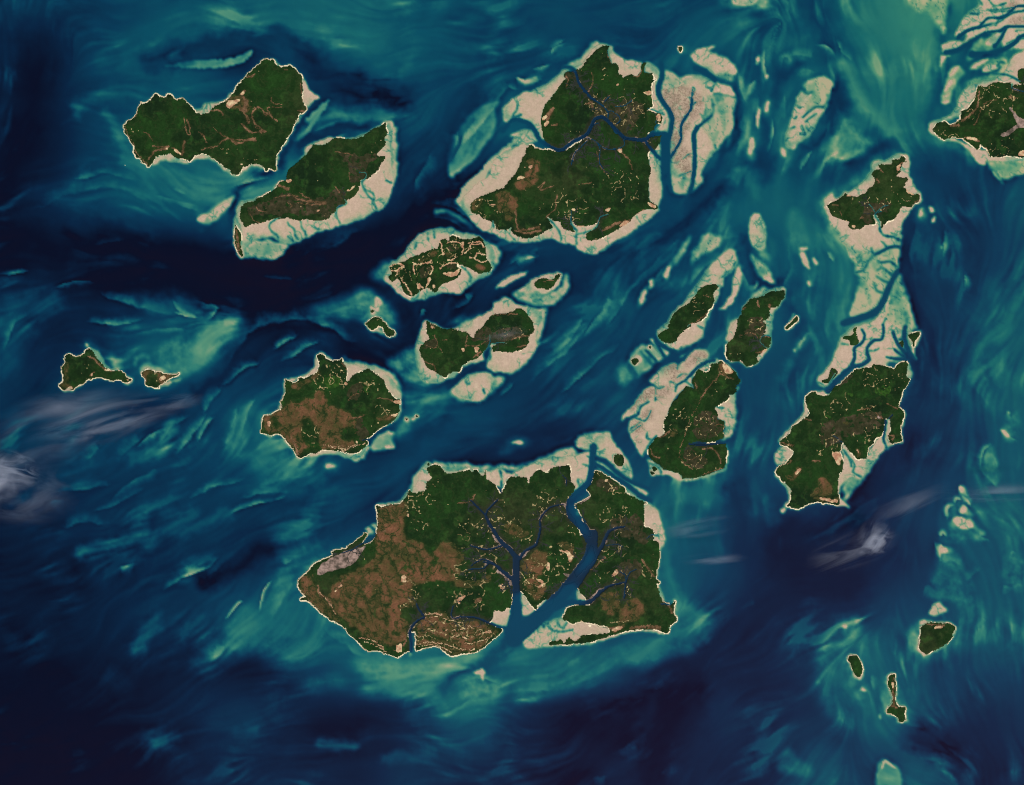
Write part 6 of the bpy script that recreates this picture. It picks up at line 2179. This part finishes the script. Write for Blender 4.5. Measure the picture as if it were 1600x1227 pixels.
# ---------------------------------------------------------------- thin clouds: closed bodies of vapour
def vapour(name, dens, seed, along, across, tint=(.93, .93, 1.0)):
    m = bpy.data.materials.new(name); m.use_nodes = True; nt = m.node_tree; N = nt.nodes; L = nt.links
    N.remove(N['Principled BSDF']); out = N['Material Output']
    pv = N.new('ShaderNodeVolumePrincipled'); pv.inputs['Color'].default_value = (*tint, 1); pv.inputs['Anisotropy'].default_value = .0
    L.new(pv.outputs[0], out.inputs['Volume'])
    tc = N.new('ShaderNodeTexCoord')
    mp = N.new('ShaderNodeMapping'); mp.inputs['Location'].default_value = (seed * 3.7, seed * 1.3, 0); mp.inputs['Scale'].default_value = (along, across, .3)
    L.new(tc.outputs['Object'], mp.inputs['Vector'])
    nz = N.new('ShaderNodeTexNoise'); nz.inputs['Scale'].default_value = 1; nz.inputs['Detail'].default_value = 6; nz.inputs['Roughness'].default_value = .62; nz.inputs['Distortion'].default_value = 1.1
    L.new(mp.outputs[0], nz.inputs['Vector'])
    mr = N.new('ShaderNodeMapRange'); mr.inputs['From Min'].default_value = .44; mr.inputs['From Max'].default_value = .78; mr.clamp = True
    L.new(nz.outputs['Fac'], mr.inputs['Value'])
    # thins out towards its own rim
    s1 = N.new('ShaderNodeVectorMath'); s1.operation = 'MULTIPLY_ADD'; s1.inputs[1].default_value = (2, 2, 0); s1.inputs[2].default_value = (-1, -1, 0)
    L.new(tc.outputs['Generated'], s1.inputs[0])
    ln = N.new('ShaderNodeVectorMath'); ln.operation = 'LENGTH'; L.new(s1.outputs[0], ln.inputs[0])
    fr = N.new('ShaderNodeMapRange'); fr.interpolation_type = 'SMOOTHSTEP'; fr.inputs['From Min'].default_value = .97; fr.inputs['From Max'].default_value = -.1
    L.new(ln.outputs['Value'], fr.inputs['Value'])
    m1 = N.new('ShaderNodeMath'); m1.operation = 'MULTIPLY'; L.new(mr.outputs[0], m1.inputs[0]); L.new(fr.outputs[0], m1.inputs[1])
    m2 = N.new('ShaderNodeMath'); m2.operation = 'MULTIPLY'; m2.inputs[1].default_value = dens; L.new(m1.outputs[0], m2.inputs[0])
    L.new(m2.outputs[0], pv.inputs['Density'])
    return m
def ellipsoid(rx, ry, rz, seed):
    n, k = 28, 12; r = np.random.default_rng(seed); ph = r.random(4) * 6.28
    V = [(0, 0, rz)]; F = []
    for i in range(1, k):
        t = math.pi * i / k
        for j in range(n):
            u = 2 * math.pi * j / n; q = 1 + .08 * math.sin(3 * u + ph[0]) + .06 * math.sin(5 * u + ph[1])
            V.append((rx * q * math.sin(t) * math.cos(u), ry * q * math.sin(t) * math.sin(u), rz * math.cos(t)))
    V.append((0, 0, -rz)); last = len(V) - 1
    for j in range(n):
        F.append((0, 1 + j, 1 + (j + 1) % n))
        for i in range(k - 2):
            a = 1 + i * n; F.append((a + j, a + n + j, a + n + (j + 1) % n, a + (j + 1) % n))
        a = 1 + (k - 2) * n; F.append((a + j, last, a + (j + 1) % n))
    me = bpy.data.meshes.new('cloud'); me.from_pydata(V, [], F); me.update()
    return me
def cloud(label, wisps, seed):
    """wisps: (x, y, half length, half width in map steps, turn in degrees, density, grain along, grain across)"""
    x, y = wisps[0][:2]
    r = bpy.data.objects.new('cloud', None); col.objects.link(r)
    r.location = ((x - MW / 2) * KM, (MH / 2 - y) * KM, 4.0); r['label'] = label; r['category'] = 'cloud'
    for i, (x, y, a, b_, rot, d, sa_, sc_) in enumerate(wisps):
        me = ellipsoid(a * KM, b_ * KM, .5, seed + i)
        me.materials.append(vapour('vapour', d, seed + i, sa_, sc_))
        o = bpy.data.objects.new('wisp', me); col.objects.link(o); o.parent = r
        o.location = ((x - MW / 2) * KM - r.location.x, (MH / 2 - y) * KM - r.location.y, -.02 * i); o.rotation_euler.z = math.radians(rot)
cloud('long violet-white veil of cloud south of the western boot island', [(165, 655, 150, 40, 14, .85, .11, .55), (70, 685, 140, 66, 25, .4, .08, .3), (255, 636, 80, 20, 12, 1.1, .14, .7), (120, 630, 120, 30, 8, .6, .1, .5)], 11)
cloud('bright white cloud cut by the left edge of the view', [(-6, 745, 60, 58, 5, 1.8, .3, .42), (25, 735, 50, 36, -12, 1.3, .3, .8), (40, 770, 110, 60, 0, .5, .12, .3)], 21)
cloud('bright feathery cloud in dark water south of the long green island', [(1364, 846, 38, 24, 20, 1.5, .45, .8), (1325, 860, 90, 36, 18, .5, .12, .7), (1368, 838, 30, 34, 60, .9, .3, .9)], 31)
cloud('thin pale streak of cloud reaching the right edge', [(1545, 767, 140, 20, 1, .6, .07, .5), (1415, 786, 90, 22, 24, .38, .1, .6)], 41)
cloud('thin grey wisp of cloud over water east of the largest river land', [(1092, 822, 70, 20, 8, .6, .11, .6)], 51)
cloud('grey smoke-like wisp over the woods east of the wide river', [(975, 832, 66, 13, -12, .6, .13, .8)], 61)
cloud('faint short wisp below the grey one in dark water', [(1110, 872, 62, 12, 2, .45, .12, .6)], 71)
cloud('faint grey smoke over the mangrove neck of the two-lobed island', [(788, 524, 46, 16, 12, .3, .3, .9)], 81)
